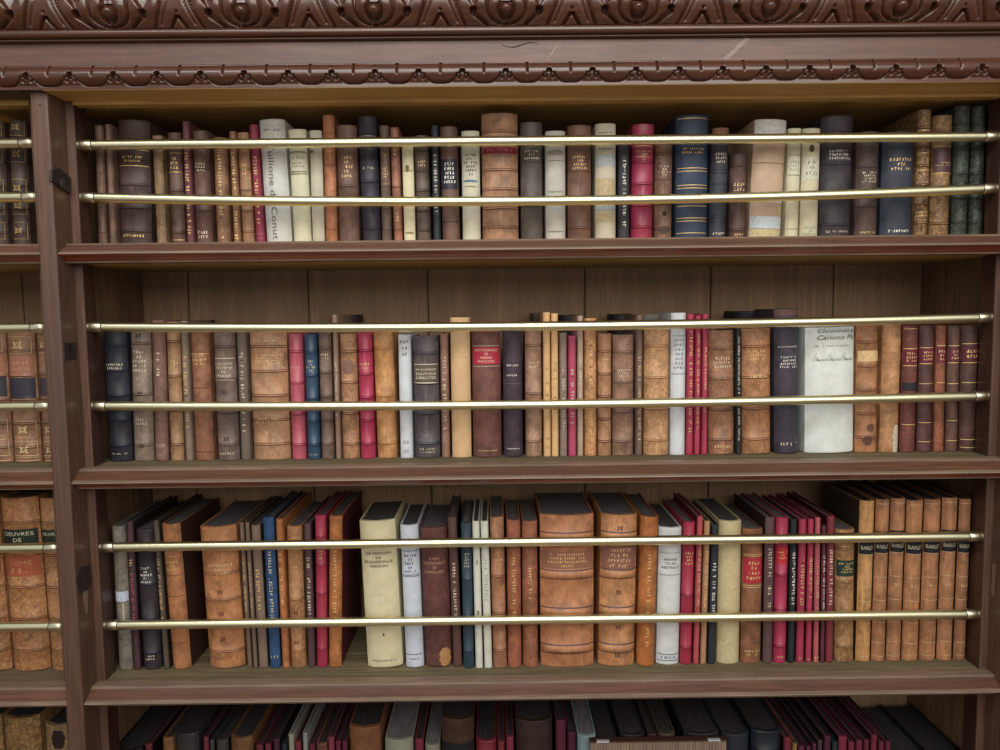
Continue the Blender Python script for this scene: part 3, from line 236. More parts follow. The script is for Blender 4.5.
# ------------------------------------------------------------------ materials
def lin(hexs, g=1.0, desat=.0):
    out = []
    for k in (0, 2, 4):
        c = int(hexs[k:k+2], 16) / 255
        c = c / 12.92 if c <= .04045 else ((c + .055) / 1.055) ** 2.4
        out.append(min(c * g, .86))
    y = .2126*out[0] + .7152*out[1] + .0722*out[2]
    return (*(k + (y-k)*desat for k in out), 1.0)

class NT:
    def __init__(self, name):
        self.m = bpy.data.materials.new(name); self.m.use_nodes = True
        self.t = self.m.node_tree; self.t.nodes.clear()
        self.out = self.n('ShaderNodeOutputMaterial'); self.b = self.n('ShaderNodeBsdfPrincipled')
        self.l(self.b.outputs[0], self.out.inputs[0])
    def n(self, kind, **kw):
        x = self.t.nodes.new(kind)
        for k, v in kw.items(): setattr(x, k, v)
        return x
    def l(self, a, b): self.t.links.new(a, b)
    def coords(self, scale):
        tc = self.n('ShaderNodeTexCoord'); oi = self.n('ShaderNodeObjectInfo')
        mul = self.n('ShaderNodeMath', operation='MULTIPLY'); mul.inputs[1].default_value = 7.3
        self.l(oi.outputs['Random'], mul.inputs[0])
        add = self.n('ShaderNodeVectorMath', operation='ADD')
        self.l(tc.outputs['Object'], add.inputs[0]); self.l(mul.outputs[0], add.inputs[1])
        mp = self.n('ShaderNodeMapping'); mp.inputs['Scale'].default_value = scale
        self.l(add.outputs[0], mp.inputs[0]); return mp.outputs[0]
    def noise(self, vec, scale, detail=3, rough=.55):
        x = self.n('ShaderNodeTexNoise'); x.inputs['Scale'].default_value = scale
        x.inputs['Detail'].default_value = detail; x.inputs['Roughness'].default_value = rough
        self.l(vec, x.inputs['Vector']); return x.outputs['Fac']
    def ramp(self, fac, stops):
        r = self.n('ShaderNodeValToRGB'); e = r.color_ramp.elements
        while len(e) < len(stops): e.new(.5)
        for k, (p, c) in enumerate(stops): e[k].position = p; e[k].color = c if len(c) == 4 else (*c, 1)
        self.l(fac, r.inputs[0]); return r.outputs[0]
    def mix(self, fac, a, b, mode='MIX'):
        x = self.n('ShaderNodeMix', data_type='RGBA', blend_type=mode)
        for v, i in ((fac, 0), (a, 6), (b, 7)):
            if isinstance(v, (int, float)): x.inputs[i].default_value = v
            elif isinstance(v, tuple): x.inputs[i].default_value = v
            else: self.l(v, x.inputs[i])
        return x.outputs[2]
    def bump(self, h, strength, dist):
        x = self.n('ShaderNodeBump'); x.inputs['Strength'].default_value = strength; x.inputs['Distance'].default_value = dist
        self.l(h, x.inputs['Height']); self.l(x.outputs[0], self.b.inputs['Normal'])
    def done(self, col, rough=.6, spec=.35, metal=0):
        if isinstance(col, tuple): self.b.inputs['Base Color'].default_value = col
        else: self.l(col, self.b.inputs['Base Color'])
        if isinstance(rough, (int, float)): self.b.inputs['Roughness'].default_value = rough
        else: self.l(rough, self.b.inputs['Roughness'])
        self.b.inputs['Specular IOR Level'].default_value = spec; self.b.inputs['Metallic'].default_value = metal
        return self.m

def sc(c, f): return (min(c[0]*f, 1), min(c[1]*f, 1), min(c[2]*f, 1), 1)
_cache = {}
def sh_dark(c): return max(c[:3]) < .16 and c[2] > c[0]*.9
def binding(kind, hexs, g):
    key = (kind, hexs, g)
    if key in _cache: return _cache[key]
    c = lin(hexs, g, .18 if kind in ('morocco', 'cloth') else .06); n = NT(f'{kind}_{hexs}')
    v = n.coords((1, 1, 1)); vs = n.coords((1, 1, .12))
    blotch = n.noise(v, 38, 5, .65); streak = n.noise(vs, 420, 3, .6); fine = n.noise(v, 700, 2)
    rough, spec = .55, .4
    if kind in ('calf', 'calf2', 'mottle', 'gilt', 'gilt2', 'gilt3'):
        base = n.mix(n.ramp(blotch, [(.34, (0, 0, 0)), (.66, (1, 1, 1))]), sc(c, .50), sc(c, 1.34))
        warm = (min(c[0]*1.12, .9), c[1], c[2]*.92, 1)
        base = n.mix(n.ramp(n.noise(v, 22, 2), [(.45, (0, 0, 0)), (.7, (.6, .6, .6))]), base, warm)
        base = n.mix(n.ramp(streak, [(.42, (0, 0, 0)), (.8, (.75, .75, .75))]), base, sc(c, .6))
        base = n.mix(n.ramp(fine, [(.55, (0, 0, 0)), (.75, (.35, .35, .35))]), base, sc(c, 1.5))
        scuff = n.noise(n.coords((1, 1, .6)), 130, 5, .7)
        base = n.mix(n.ramp(scuff, [(.55, (0, 0, 0)), (.70, (.62, .62, .62))]), base, sc(c, .42))
        base = n.mix(n.ramp(scuff, [(.28, (.55, .55, .55)), (.42, (0, 0, 0))]), base, sc(c, 1.55))
        if kind == 'mottle':
            base = n.mix(n.ramp(n.noise(v, 230, 3, .65), [(.54, (0, 0, 0)), (.62, (.8, .8, .8))]), base, sc(c, .42))
        if kind == 'calf2':
            base = n.mix(n.ramp(n.noise(vs, 170, 3), [(.5, (0, 0, 0)), (.68, (.55, .55, .55))]), base, sc(c, 1.45))
        if kind in ('gilt', 'gilt2'):
            gold = lin('b48e58') if kind == 'gilt' else lin('565c4c')
            vo = n.n('ShaderNodeTexVoronoi', feature='DISTANCE_TO_EDGE'); vo.inputs['Scale'].default_value = 230
            n.l(v, vo.inputs['Vector'])
            w = n.n('ShaderNodeTexNoise'); w.inputs['Scale'].default_value = 120; n.l(v, w.inputs['Vector'])
            worn = n.ramp(w.outputs['Fac'], [(.38, (0, 0, 0)), (.58, (.72, .72, .72))])
            line = n.ramp(vo.outputs['Distance'], [(.06, (1, 1, 1)), (.12, (0, 0, 0))])
            base = n.mix(n.mix(1.0, line, worn, 'MULTIPLY'), base, gold)
        n.bump(n.mix(.5, blotch, fine), .35, .0012)
    elif kind == 'morocco':
        base = n.mix(n.ramp(blotch, [(.35, (0, 0, 0)), (.7, (1, 1, 1))]), sc(c, .86), sc(c, 1.12))
        rough, spec = .42, .5; n.bump(fine, .3, .0008)
    elif kind == 'cloth':
        base = n.mix(n.ramp(blotch, [(.35, (0, 0, 0)), (.72, (1, 1, 1))]), sc(c, .84), sc(c, 1.14))
        base = n.mix(n.ramp(streak, [(.55, (0, 0, 0)), (.85, (.5, .5, .5))]), base, sc(c, 1.5))
        if sh_dark(c): base = n.mix(n.ramp(n.noise(v, 30, 5, .7), [(.46, (0, 0, 0)), (.66, (.75, .75, .75))]), base, (c[0]*.55, c[1]*.5, c[2]*.42, 1))
        rough = .62; n.bump(fine, .4, .0006)
    else:                                       # vellum, parchment, paper
        base = n.mix(n.ramp(blotch, [(.38, (0, 0, 0)), (.6, (1, 1, 1))]), sc(c, .92), sc(c, 1.04))
        stain = (c[0]*.78, c[1]*.70, c[2]*.52, 1)
        base = n.mix(n.ramp(n.noise(v, 34, 4, .7), [(.56, (0, 0, 0)), (.78, (.5, .5, .5))]), base, stain)
        base = n.mix(n.ramp(n.noise(v, 420, 2), [(.66, (0, 0, 0)), (.74, (.5, .5, .5))]), base, sc(c, .5))
        if kind == 'mottle2':
            base = n.mix(n.ramp(n.noise(v, 520, 2), [(.56, (0, 0, 0)), (.62, (.6, .6, .6))]), base, lin('8a7040'))
        rough, spec = .6, .3; n.bump(n.mix(.6, blotch, fine), .3, .0015)
    _cache[key] = n.done(base, rough, spec)
    return _cache[key]

def flat(hexs, g=1.0, rough=.55, name='plain', metal=0, spec=.3, var=.25):
    key = (name, hexs, g, rough)
    if key not in _cache:
        n = NT(f'{name}_{hexs}'); c = lin(hexs, g); v = n.coords((1, 1, 1))
        _cache[key] = n.done(n.mix(n.ramp(n.noise(v, 260, 3), [(.35, (0, 0, 0)), (.7, (1, 1, 1))]), sc(c, 1-var), sc(c, 1+var*.5)), rough, spec, metal)
    return _cache[key]

def paper(hexs, name):
    key = ('paper', hexs)
    if key not in _cache:
        n = NT(name); c = lin(hexs); v = n.coords((1, .03, .03))
        s = n.noise(v, 900, 2); b = n.noise(n.coords((1, 1, 1)), 25, 3)
        col = n.mix(n.ramp(s, [(.38, (0, 0, 0)), (.66, (1, 1, 1))]), sc(c, .6), sc(c, 1.25))
        col = n.mix(n.ramp(b, [(.4, (0, 0, 0)), (.75, (.5, .5, .5))]), col, sc(c, .65))
        n.bump(s, .5, .001); _cache[key] = n.done(col, .85, .1)
    return _cache[key]

def wood(name, hexs, axis, dark=.5, light=1.3, rough=.38, spec=.5, coat=0.25, g=1.0):
    n = NT(name); c = lin(hexs, g)
    k = .06
    s = [1, 1, 1]; s['xyz'.index(axis)] = k
    v = n.coords(tuple(s)); v1 = n.coords((1, 1, 1))
    grain = n.noise(v, 150, 4, .65); wide = n.noise(v, 26, 3, .5); pore = n.noise(v, 620, 2, .6); cloud = n.noise(v1, 7, 3)
    col = n.mix(n.ramp(wide, [(.35, (0, 0, 0)), (.68, (1, 1, 1))]), sc(c, .78), sc(c, 1.15))
    col = n.mix(n.ramp(grain, [(.4, (.8, .8, .8)), (.6, (0, 0, 0))]), col, sc(c, dark))
    col = n.mix(n.ramp(pore, [(.58, (0, 0, 0)), (.75, (.5, .5, .5))]), col, sc(c, light))
    col = n.mix(n.ramp(cloud, [(.4, (0, 0, 0)), (.7, (.45, .45, .45))]), col, sc(c, .74))
    r = n.n('ShaderNodeMapRange'); r.inputs[3].default_value = rough-.08; r.inputs[4].default_value = rough+.16
    n.l(cloud, r.inputs[0]); n.bump(grain, .12, .001)
    n.b.inputs['Coat Weight'].default_value = coat; n.b.inputs['Coat Roughness'].default_value = .22
    return n.done(col, r.outputs[0], spec)

WOOD_X = wood('walnut_along', '5e3d2f', 'x', coat=.1, rough=.45)
WOOD_Z = wood('walnut_upright', '5c4032', 'z', rough=.5, coat=.08)
WOOD_LIP = wood('worn_shelf_edge', '5c3a28', 'x', light=1.4, rough=.42)
WOOD_CARVE = wood('carved_walnut', '4c2c1e', 'x', dark=.6, rough=.24, spec=.45, coat=.35)
WOOD_WORN = wood('rubbed_edge', '76604f', 'x', rough=.5)
WOOD_RED = wood('red_varnish', '84402a', 'x', rough=.32)
WOOD_JAMB = wood('dark_jamb', '42291f', 'z')
WOOD_SIDE = wood('side_pine', '84684f', 'z', rough=.6, spec=.2, coat=0)
WOOD_BACK = wood('back_pine', '9c7e62', 'z', dark=.7, rough=.62, spec=.2, coat=0)
WOOD_GOLD = wood('honey_pine', 'c89e5c', 'x', dark=.7, rough=.5, spec=.3, coat=0)
WOOD_DUSTY = wood('dusty_shelf_board', '6c6048', 'x', rough=.7, spec=.15, coat=0)
WOOD_PALE = wood('pale_repair', '85695a', 'x', rough=.5)
WOOD_PANEL = wood('grooved_panel', '86705e', 'z', dark=.45, rough=.6)

def brass(name, c, rough):
    n = NT(name); v = n.coords((.05, 1, 1))
    s = n.noise(v, 300, 2)
    col = n.mix(n.ramp(s, [(.35, (0, 0, 0)), (.7, (1, 1, 1))]), sc(c, .86), c)
    return n.done(col, rough, .5, 1.0)
BRASS = brass('polished_brass', (.84, .80, .52, 1), .30)
BRASS_CAP = brass('brass_cap', (.78, .72, .50, 1), .3)
IRON = flat('3a3230', 1, .5, 'blackened_iron', .5, .4)
GAPM = flat('1a1512', 1, .7, 'dark_joint')

# ------------------------------------------------------------------ mesh helpers
def link(name, verts, faces, mats, parent=None, idx=None, smooth=False, loc=None):
    me = bpy.data.meshes.new(name); me.from_pydata(verts, [], faces); me.update()
    for m in mats: me.materials.append(m)
    if idx: me.polygons.foreach_set('material_index', idx)
    if smooth: me.polygons.foreach_set('use_smooth', [True]*len(me.polygons))
    o = bpy.data.objects.new(name, me); C.objects.link(o)
    if parent: o.parent = parent
    if loc: o.location = loc
    return o
class MB:
    def __init__(s): s.v, s.f = [], []
    def box(s, x0, x1, y0, y1, z0, z1, b=0):
        if b:                                    # chamfered on all four x-z front edges and vertical edges
            return s.chbox(x0, x1, y0, y1, z0, z1, b)
        k = len(s.v)
        s.v += [(x0,y0,z0),(x1,y0,z0),(x1,y1,z0),(x0,y1,z0),(x0,y0,z1),(x1,y0,z1),(x1,y1,z1),(x0,y1,z1)]
        s.f += [tuple(k+i for i in q) for q in ((0,3,2,1),(4,5,6,7),(0,1,5,4),(1,2,6,5),(2,3,7,6),(3,0,4,7))]
    def chbox(s, x0, x1, y0, y1, z0, z1, b):
        pts = [(x0+b,y0),(x1-b,y0),(x1,y0+b),(x1,y1),(x0,y1),(x0,y0+b)]
        s.prism([(p[0], p[1]) for p in pts], z0, z1, 'z')
    def prism(s, poly, a0, a1, axis):
        k = len(s.v); n = len(poly)
        for a in (a0, a1):
            for p, q in poly:
                s.v.append({'x': (a, p, q), 'z': (p, q, a), 'y': (p, a, q)}[axis])
        s.f.append(tuple(range(k+n-1, k-1, -1))); s.f.append(tuple(range(k+n, k+2*n)))
        for i in range(n):
            j = (i+1) % n; s.f.append((k+i, k+j, k+n+j, k+n+i))
    def lathe(s, prof, x0=0, seg=24, y=0, z=0):   # profile of (x, r) about the x axis
        k = len(s.v); n = len(prof)
        for x, r in prof:
            for j in range(seg):
                a = 2*math.pi*j/seg; s.v.append((x0+x, y+r*math.cos(a), z+r*math.sin(a)))
        for i in range(n-1):
            for j in range(seg):
                q = (j+1) % seg; s.f.append((k+i*seg+j, k+i*seg+q, k+(i+1)*seg+q, k+(i+1)*seg+j))
        s.f.append(tuple(k+j for j in range(seg-1, -1, -1))); s.f.append(tuple(k+(n-1)*seg+j for j in range(seg)))
    def go(s, name, mat, parent=None, smooth=False, loc=None):
        o = link(name, s.v, s.f, mat if isinstance(mat, list) else [mat], parent, None, False, loc)
        if smooth:
            o.data.polygons.foreach_set('use_smooth', [True]*len(o.data.polygons))
            o.data.set_sharp_from_angle(angle=math.radians(35))
        return o
def empty(name, loc, **props):
    o = bpy.data.objects.new(name, None); C.objects.link(o); o.location = loc; o.empty_display_size = .05
    for k, v in props.items(): o[k] = v
    return o

# ------------------------------------------------------------------ books
FONT_CACHE = {}
def text_mesh(s):
    if s not in FONT_CACHE:
        cu = bpy.data.curves.new('letters', 'FONT'); cu.body = s; cu.size = 1; cu.align_x = 'CENTER'; cu.align_y = 'CENTER'
        cu.resolution_u = 2
        o = bpy.data.objects.new('letters', cu); C.objects.link(o)
        dg = bpy.context.evaluated_depsgraph_get(); me = o.evaluated_get(dg).to_mesh()
        v = [tuple(x.co[:2]) for x in me.vertices]; f = [tuple(p.vertices) for p in me.polygons]
        o.evaluated_get(dg).to_mesh_clear(); bpy.data.objects.remove(o); bpy.data.curves.remove(cu)
        FONT_CACHE[s] = (v, f)
    return FONT_CACHE[s]

def make_book(row, rng):
    sh, X, w, h, lean, ys, dep, kind, hexs, ops, label, group = row
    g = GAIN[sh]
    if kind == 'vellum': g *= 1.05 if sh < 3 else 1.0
    root = empty('book', (X, ys, ZO + SHELF_Z[sh]), label=label, category='book', group=group)
    root.rotation_euler = (0, math.atan2(lean, h), 0); root.location.z += abs(math.sin(math.atan2(lean, h)))*w/2 + .0003
    thick = w > .024
    big = ('R', 'big') in ops
    sag = min(.34*w, .007 + .14*w) if thick else min(.42*w, .0055)
    if kind == 'vellum': sag *= .8
    if big: sag = .016
    S = lambda u: sag * (1 - math.sqrt(max(0, 1 - .93*u*u))) / (1 - math.sqrt(.07))   # depth of the spine curve
    bands = []; bcol = None; boards = None
    for o in ops:
        if o[0] == 'B': 
            n = o[1]; bcol = o[2] or None
            bands = [h*(.12 + .74*(k+.5 if n < 3 else k)/(max(n-1, 1) if n >= 3 else n)) for k in range(n)]
        elif o[0] == 'BAR': bands = []; boards = '352a22'
        elif o[0] == 'C': boards = o[1]
    if kind == 'cloth' and sh >= 3 and not boards:       # quarter bindings: dull dark cloth sides, with shelf shade painted in
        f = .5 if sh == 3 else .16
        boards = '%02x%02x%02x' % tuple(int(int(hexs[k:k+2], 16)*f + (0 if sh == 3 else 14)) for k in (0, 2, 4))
    bh = (.0075 if big else .0022) if thick else .0016      # half height of a raised band
    bo = (.0058 if big else .0018) if thick else .0010
    zs = [0, .0015, .004]; off = [-.0012, -.0003, 0]; dark = [False, False]
    for z in sorted(bands):
        steps = ((-1.35, 0), (-1, .35), (-.5, .9), (0, 1), (.5, .9), (1, .35), (1.35, 0))
        for k, (t, e) in enumerate(steps):
            zs.append(z + t*bh); off.append(e*bo)
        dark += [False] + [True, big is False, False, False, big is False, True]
    zs += [h-.005, h-.0015, h]; off += [0, .0003, -.0012]; dark += [False, False, False]
    NU = 10 if thick else 6
    us = [-1 + 2*k/NU for k in range(NU+1)]
    tb = min(.0026, w*.16)                                   # board thickness
    jy = sag + .004
    rows_v, faces, idx = [], [], []
    jx = .0009 if thick else .0004
    # outer ring then inner ring, closed
    ring = [(-w/2, dep), (-w/2, jy+.004), (-w/2+jx, jy)]
    ring += [(u*(w/2-.0002), None, u) for u in us]
    ring += [(w/2-jx, jy), (w/2, jy+.004), (w/2, dep)]
    ring += [(w/2-tb, dep), (w/2-tb, sag+.006), (0, sag*.25+.006) if thick else (0, sag+.004), (-w/2+tb, sag+.006), (-w/2+tb, dep)]
    n = len(ring); verts = []
    for z, o in zip(zs, off):
        for p in ring:
            if len(p) == 3:
                u = p[2]; f = (1 - u**6)
                wob = .00035*math.sin(z*97 + u*3 + X*50)
                verts.append((p[0], S(u) - o*f + wob*(1-abs(u)) + .0012 + (.0 if not big else .0), z))
            else: verts.append((p[0], p[1], z))
    for r in range(len(zs)-1):
        for i in range(n):
            j = (i+1) % n
            faces.append((r*n+i, r*n+j, (r+1)*n+j, (r+1)*n+i))
            sp = 3 <= i < 3+NU
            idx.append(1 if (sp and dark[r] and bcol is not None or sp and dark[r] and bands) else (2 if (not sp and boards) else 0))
    # end caps: board tops and spine top, as quads between the outer and inner ring
    m = len(zs)-1
    o_l = [0, 1, 2]; inner = list(range(3+NU+1+3, n))        # 5 inner verts, right to left
    i0 = 3+NU+1
    for base, flip in ((0, False), (m*n, True)):
        L = [(0, 1, n-2, n-1), (i0+1, i0+2, i0+3, i0+4)]
        mid = 3 + NU//2
        L.append(tuple([1, 2] + list(range(3, mid+1)) + [i0+5, n-2]))
        L.append(tuple(list(range(mid, i0)) + [i0, i0+1, i0+4, i0+5]))
        for q in L:
            q = tuple(base+k for k in q)
            faces.append(q if flip else q[::-1]); idx.append(0)
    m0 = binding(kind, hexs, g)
    m1 = flat(bcol, g, .5, 'tooled_shaded_band') if bcol else binding(kind, '%02x%02x%02x' % tuple(int(int(hexs[k:k+2], 16)*.68) for k in (0, 2, 4)), g)  # dark band rows: blind tooling, with the ridge shadows painted in
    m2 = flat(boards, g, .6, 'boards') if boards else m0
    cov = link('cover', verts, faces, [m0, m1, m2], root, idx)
    cov.data.polygons.foreach_set('use_smooth', [True]*len(faces)); cov.data.set_sharp_from_angle(angle=math.radians(40))
    # text block
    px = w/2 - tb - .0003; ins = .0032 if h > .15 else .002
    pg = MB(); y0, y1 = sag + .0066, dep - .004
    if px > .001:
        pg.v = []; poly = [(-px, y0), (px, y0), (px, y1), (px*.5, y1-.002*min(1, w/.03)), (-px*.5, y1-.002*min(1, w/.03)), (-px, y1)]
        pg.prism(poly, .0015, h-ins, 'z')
        tone = {1: '8a7c66', 2: '6c6254', 3: '5c5a5c', 4: '343233'}[sh]  # dark lower-shelf tones: dust plus painted shade from the shelf above
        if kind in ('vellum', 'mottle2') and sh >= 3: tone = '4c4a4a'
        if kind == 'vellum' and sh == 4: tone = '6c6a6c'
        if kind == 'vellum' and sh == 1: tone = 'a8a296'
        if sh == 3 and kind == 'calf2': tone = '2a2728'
        pg.go('pages', paper(tone, 'dusty_shaded_page_edges' if sh >= 3 else 'page_edges'), root)
    # --- things lying on the spine
    def onspine(u, lift, z=None):
        e = 0
        if z is not None:
            for bz in bands:
                t = abs(z-bz)/bh
                if t < 1.35: e = max(e, bo*max(0, 1 - (t/1.35)**2) * 1.0)
        return S(u) + .0012 - lift - e*(1-u**6) - .0004
    def patch(name, z0, z1, u0, u1, mat, lift=.0002, wavy=0):
        nu = max(2, int(10*(u1-u0)/2)+1); v = []; f = []
        nz = 1 if z1-z0 < .004 else 3 + int((z1-z0)/.004)
        if wavy > .001: nz = max(nz, 5)
        jit = [rng.uniform(.75, 1.1) for _ in range(nz+1)]
        for a in range(nz+1):
            for k in range(nu+1):
                u = u0 + (u1-u0)*k/nu; z = z0 + (z1-z0)*a/nz
                wz = wavy*rng.uniform(-.6, .6) if a in (0, nz) else 0
                uu = u
                if wavy > .001:
                    um = (u0+u1)/2; uu = um + (u-um)*(.45 + .55*math.sqrt(max(0, 1-(2*a/nz-1)**2)))*jit[a]
                uu = max(-.98, min(.98, uu))
                v.append((uu*(w/2-.0002), onspine(uu, lift, z), max(.001, min(h-.001, z+wz))))
        for a in range(nz):
            for k in range(nu):
                q = a*(nu+1)+k; f.append((q, q+1, q+nu+2, q+nu+1))
        return (v, f, name, mat)
    def emit(p, **kw):
        o = link(p[2], p[0], p[1], [p[3]], root, None, True)
        for k, vv in kw.items(): o[k] = vv
        return o
    lets = {}; cur = [0]
    def quad(pts, col, lift=.0005):
        v, f = lets.setdefault((cur[0], col), ([], [])); k = len(v)
        for x, z in pts:
            z = max(.001, min(h-.001, z)); u = max(-.99, min(.99, x/(w/2))); v.append((x, onspine(u, lift, z), z))
        f.append(tuple(range(k, k+len(pts))))
    def strokes(x, z, cw, ch, col, vert=False):          # one worn, unreadable letter
        t = cw*.26
        for _ in range(rng.choice((2, 2, 3))):
            k = rng.random()
            if k < .5:
                a = x + rng.uniform(-.4, .2)*cw; p = [(a, z-ch*.5), (a+t, z-ch*.5), (a+t, z+ch*rng.uniform(.1, .5)), (a, z+ch*.5)]
            elif k < .8:
                b = z + rng.choice((-.45, 0, .3))*ch; p = [(x-cw*.4, b), (x+cw*.4, b), (x+cw*.4, b+ch*.2), (x-cw*.4, b+ch*.2)]
            else:
                p = [(x-cw*.4, z-ch*.5), (x-cw*.4+t, z-ch*.5), (x+cw*.4, z+ch*.5), (x+cw*.4-t, z+ch*.5)]
            quad(p, col)
    def write(s, cx, cz, wid, hgt, col, rot=False, slant=0):
        v, f = text_mesh(s)
        xs = [p[0] for p in v]; ysx = [p[1] for p in v]
        sx = wid/(max(xs)-min(xs)); sy = hgt/max(.5, max(ysx)-min(ysx)); 
        ox, oy = (max(xs)+min(xs))/2, (max(ysx)+min(ysx))/2
        tv, tf = lets.setdefault((cur[0], col), ([], [])); k = len(tv)
        for a, b in v:
            a, b = (a-ox)*sx, (b-oy)*sy
            if slant: a += b*slant
            x, z = (cx+a, cz+b) if not rot else (cx+b, cz-a)
            u = max(-.99, min(.99, x/(w/2))); tv.append((x, onspine(u, .0005, z), z))
        tf.extend(tuple(k+i for i in q) for q in f)
    half = w/2
    for oi, o in enumerate(ops):
        k = o[0]; cur[0] = oi
        if k == 'L':
            emit(patch('title_label', o[1], o[2], -.93, .93, flat(o[3], g, .45, 'label_leather'), .0003))
        elif k == 'P':
            emit(patch('worn_patch', o[1], o[2], max(o[3], -.97), min(o[4], .97), flat(o[5], g, .7, 'worn_surface'), .00035, .0012 if o[4]-o[3] < 1.9 else .0003))
        elif k == 'G':
            for z in o[2:]:
                if 0 < z < h: emit(patch('stripe', z-.0007, z+.0007, -.93, .93, flat(o[1], g, .4, 'tooled_line', .25), .00045))
        elif k == 'T':
            z0, z1, nl, col = o[1:]
            pitch = (z1-z0)/nl
            ch = min(pitch*.62, .0062); 
            for r in range(nl):
                z = z1 - pitch*(r+.5); fr = rng.uniform(.55, .82) if nl > 1 else .72
                if nl > 2 and r % 2 == 1 and rng.random() < .5: fr *= .45
                cw = ch*.85; cnt = max(2, int(2*half*fr/(cw*1.15)))
                for q in range(cnt):
                    if cnt < 5 or rng.random() < .93: strokes((q-(cnt-1)/2)*cw*1.15, z, cw, ch, col)
        elif k == 'V':
            z0, z1, col = o[1:]; ch = min(half*.8, .0062); cw = ch*.85
            z = z1 - cw; gap = False
            while z > z0:
                if rng.random() < .86 or gap: 
                    gap = False; t = cw*.28
                    for _ in range(2):
                        if rng.random() < .6:
                            b = z + rng.uniform(-.4, .2)*cw; quad([(-ch*.5, b), (ch*.5, b), (ch*.5, b+t), (-ch*.5, b+t)], col)
                        else:
                            a = rng.choice((-.5, 0, .3))*ch; quad([(a, z-cw*.4), (a+ch*.22, z-cw*.4), (a+ch*.22, z+cw*.4), (a, z+cw*.4)], col)
                else: gap = True
                z -= cw*1.2
        elif k == 'W':
            z0, z1, col, s = o[1:]; lines = s.split('/'); pitch = (z1-z0)/len(lines); mx = max(len(t) for t in lines)
            script = s.startswith('Chron')
            for r, t in enumerate(lines):
                wid = 2*half*(.76 if script else .78)*min(1, max(len(t), 1)/max(mx, 5))
                write(t, half*(.16 if script else 0), z1-pitch*(r+.5), wid, pitch*(.78 if script else .62), col, False, .35 if script else 0)
        elif k == 'X':
            z0, z1, col, s = o[1:]
            write(s, -half*.15 if w > .03 else 0, (z0+z1)/2, z1-z0, min(half*.62, .012), col, True)
        elif k == 'I':                                    # a faded line of slanting script
            z0, z1, col = o[1:]; zc = (z0+z1)/2
            for q in range(22):
                x = -half*.78 + 2*half*.8*q/21; tall = .016 if q in (0, 7, 14, 15) else .007*rng.uniform(.6, 1)
                t = .0006; sl = tall*.5
                quad([(x, zc-.003), (x+t, zc-.003), (x+sl+t, zc-.003+tall), (x+sl, zc-.003+tall)], col)
                quad([(x+sl, zc-.003+tall*.6), (x+sl+t, zc-.003+tall*.6), (x+sl+.004, zc-.003), (x+sl+.004-t, zc-.003)], col)
        elif k == 'M':
            for mi, z in enumerate(o[2:]):
                cur[0] = ('ornament', oi, mi)
                rr = min(half*.62, .013) if kind == 'gilt3' else min(half*.42, .0085)
                for a in range(8):
                    an = a*math.pi/4; r2 = rr if a % 2 else rr*.6; ca, sa = math.cos(an), math.sin(an); t = rr*.09
                    quad([(ca*rr*.2-sa*t*.4, z+sa*rr*.2*.8+ca*t*.4), (ca*r2*.7-sa*t*1.5, z+sa*r2*.56+ca*t*1.5), (ca*r2, z+sa*r2*.8), (ca*r2*.7+sa*t*1.5, z+sa*r2*.56-ca*t*1.5), (ca*rr*.2+sa*t*.4, z+sa*rr*.2*.8-ca*t*.4)], o[1])
                if kind == 'gilt3':
                    e = half*.86; t = .0007; hh = .0165
                    for q in ([(-e, z-hh), (e, z-hh), (e, z-hh+t), (-e, z-hh+t)], [(-e, z+hh), (e, z+hh), (e, z+hh+t), (-e, z+hh+t)], [(-e, z-hh), (-e+t, z-hh), (-e+t, z+hh), (-e, z+hh)], [(e-t, z-hh), (e, z-hh), (e, z+hh), (e-t, z+hh)]):
                        if abs(q[0][0]-q[1][0]) > .01:
                            for s in range(8):
                                a, b = q[0][0] + (q[1][0]-q[0][0])*s/8, q[0][0] + (q[1][0]-q[0][0])*(s+1)/8
                                quad([(a, q[0][1]), (b, q[0][1]), (b, q[2][1]), (a, q[2][1])], o[1])
                        else: quad(q, o[1])
        elif k == 'BAR':                                  # black lettered label and gilt rules of the seven-volume set
            emit(patch('title_label', h-.111, h-.066, -.95, .95, flat('20222a', 1, .4, 'label_leather'), .0003))
            write('BARLET', 0, h-.0975, 2*half*.82, .0078, 'd4c8ac')
            for z in (h-.008, h-.112, h-.162, h-.211, h-.258, h-.302, .012):
                emit(patch('stripe', z-.0006, z+.0006, -.9, .9, flat('c8a888', 1, .4, 'tooled_line', .25), .0004))
            cur[0] = 99; [strokes(x, h-.180, .005, .007, 'c0a074') for x in (-.005, 0, .005)]
    for (tag, col), (v, f) in lets.items():
        gilt = int(col[0:2], 16) > int(col[4:6], 16) + 40
        link('ornament' if isinstance(tag, tuple) else 'lettering', v, f, [flat(col, 1.0 if sh > 1 else 1.1, .45 if gilt else .7, 'gilt_letters' if gilt else 'ink', .12 if gilt else 0, var=.35)], root)
    return root

rng = random.Random(11)
for row in BOOKS: make_book(row, rng)

# ------------------------------------------------------------------ bookcase
case = empty('bookcase', (0, 0, 0), label='carved dark walnut library bookcase with brass rails, holding rows of old books', category='bookcase')
Z = lambda z: z + ZO
XJ, XS, XO = .889, .903, .937          # jamb inner face, stile inner and outer edges
XB = -1.42                              # outer end of the narrow bay
XLJ = -.972                             # its jamb face beside the post
TOPZ = .4081; BOT = -1.23; YB = .300

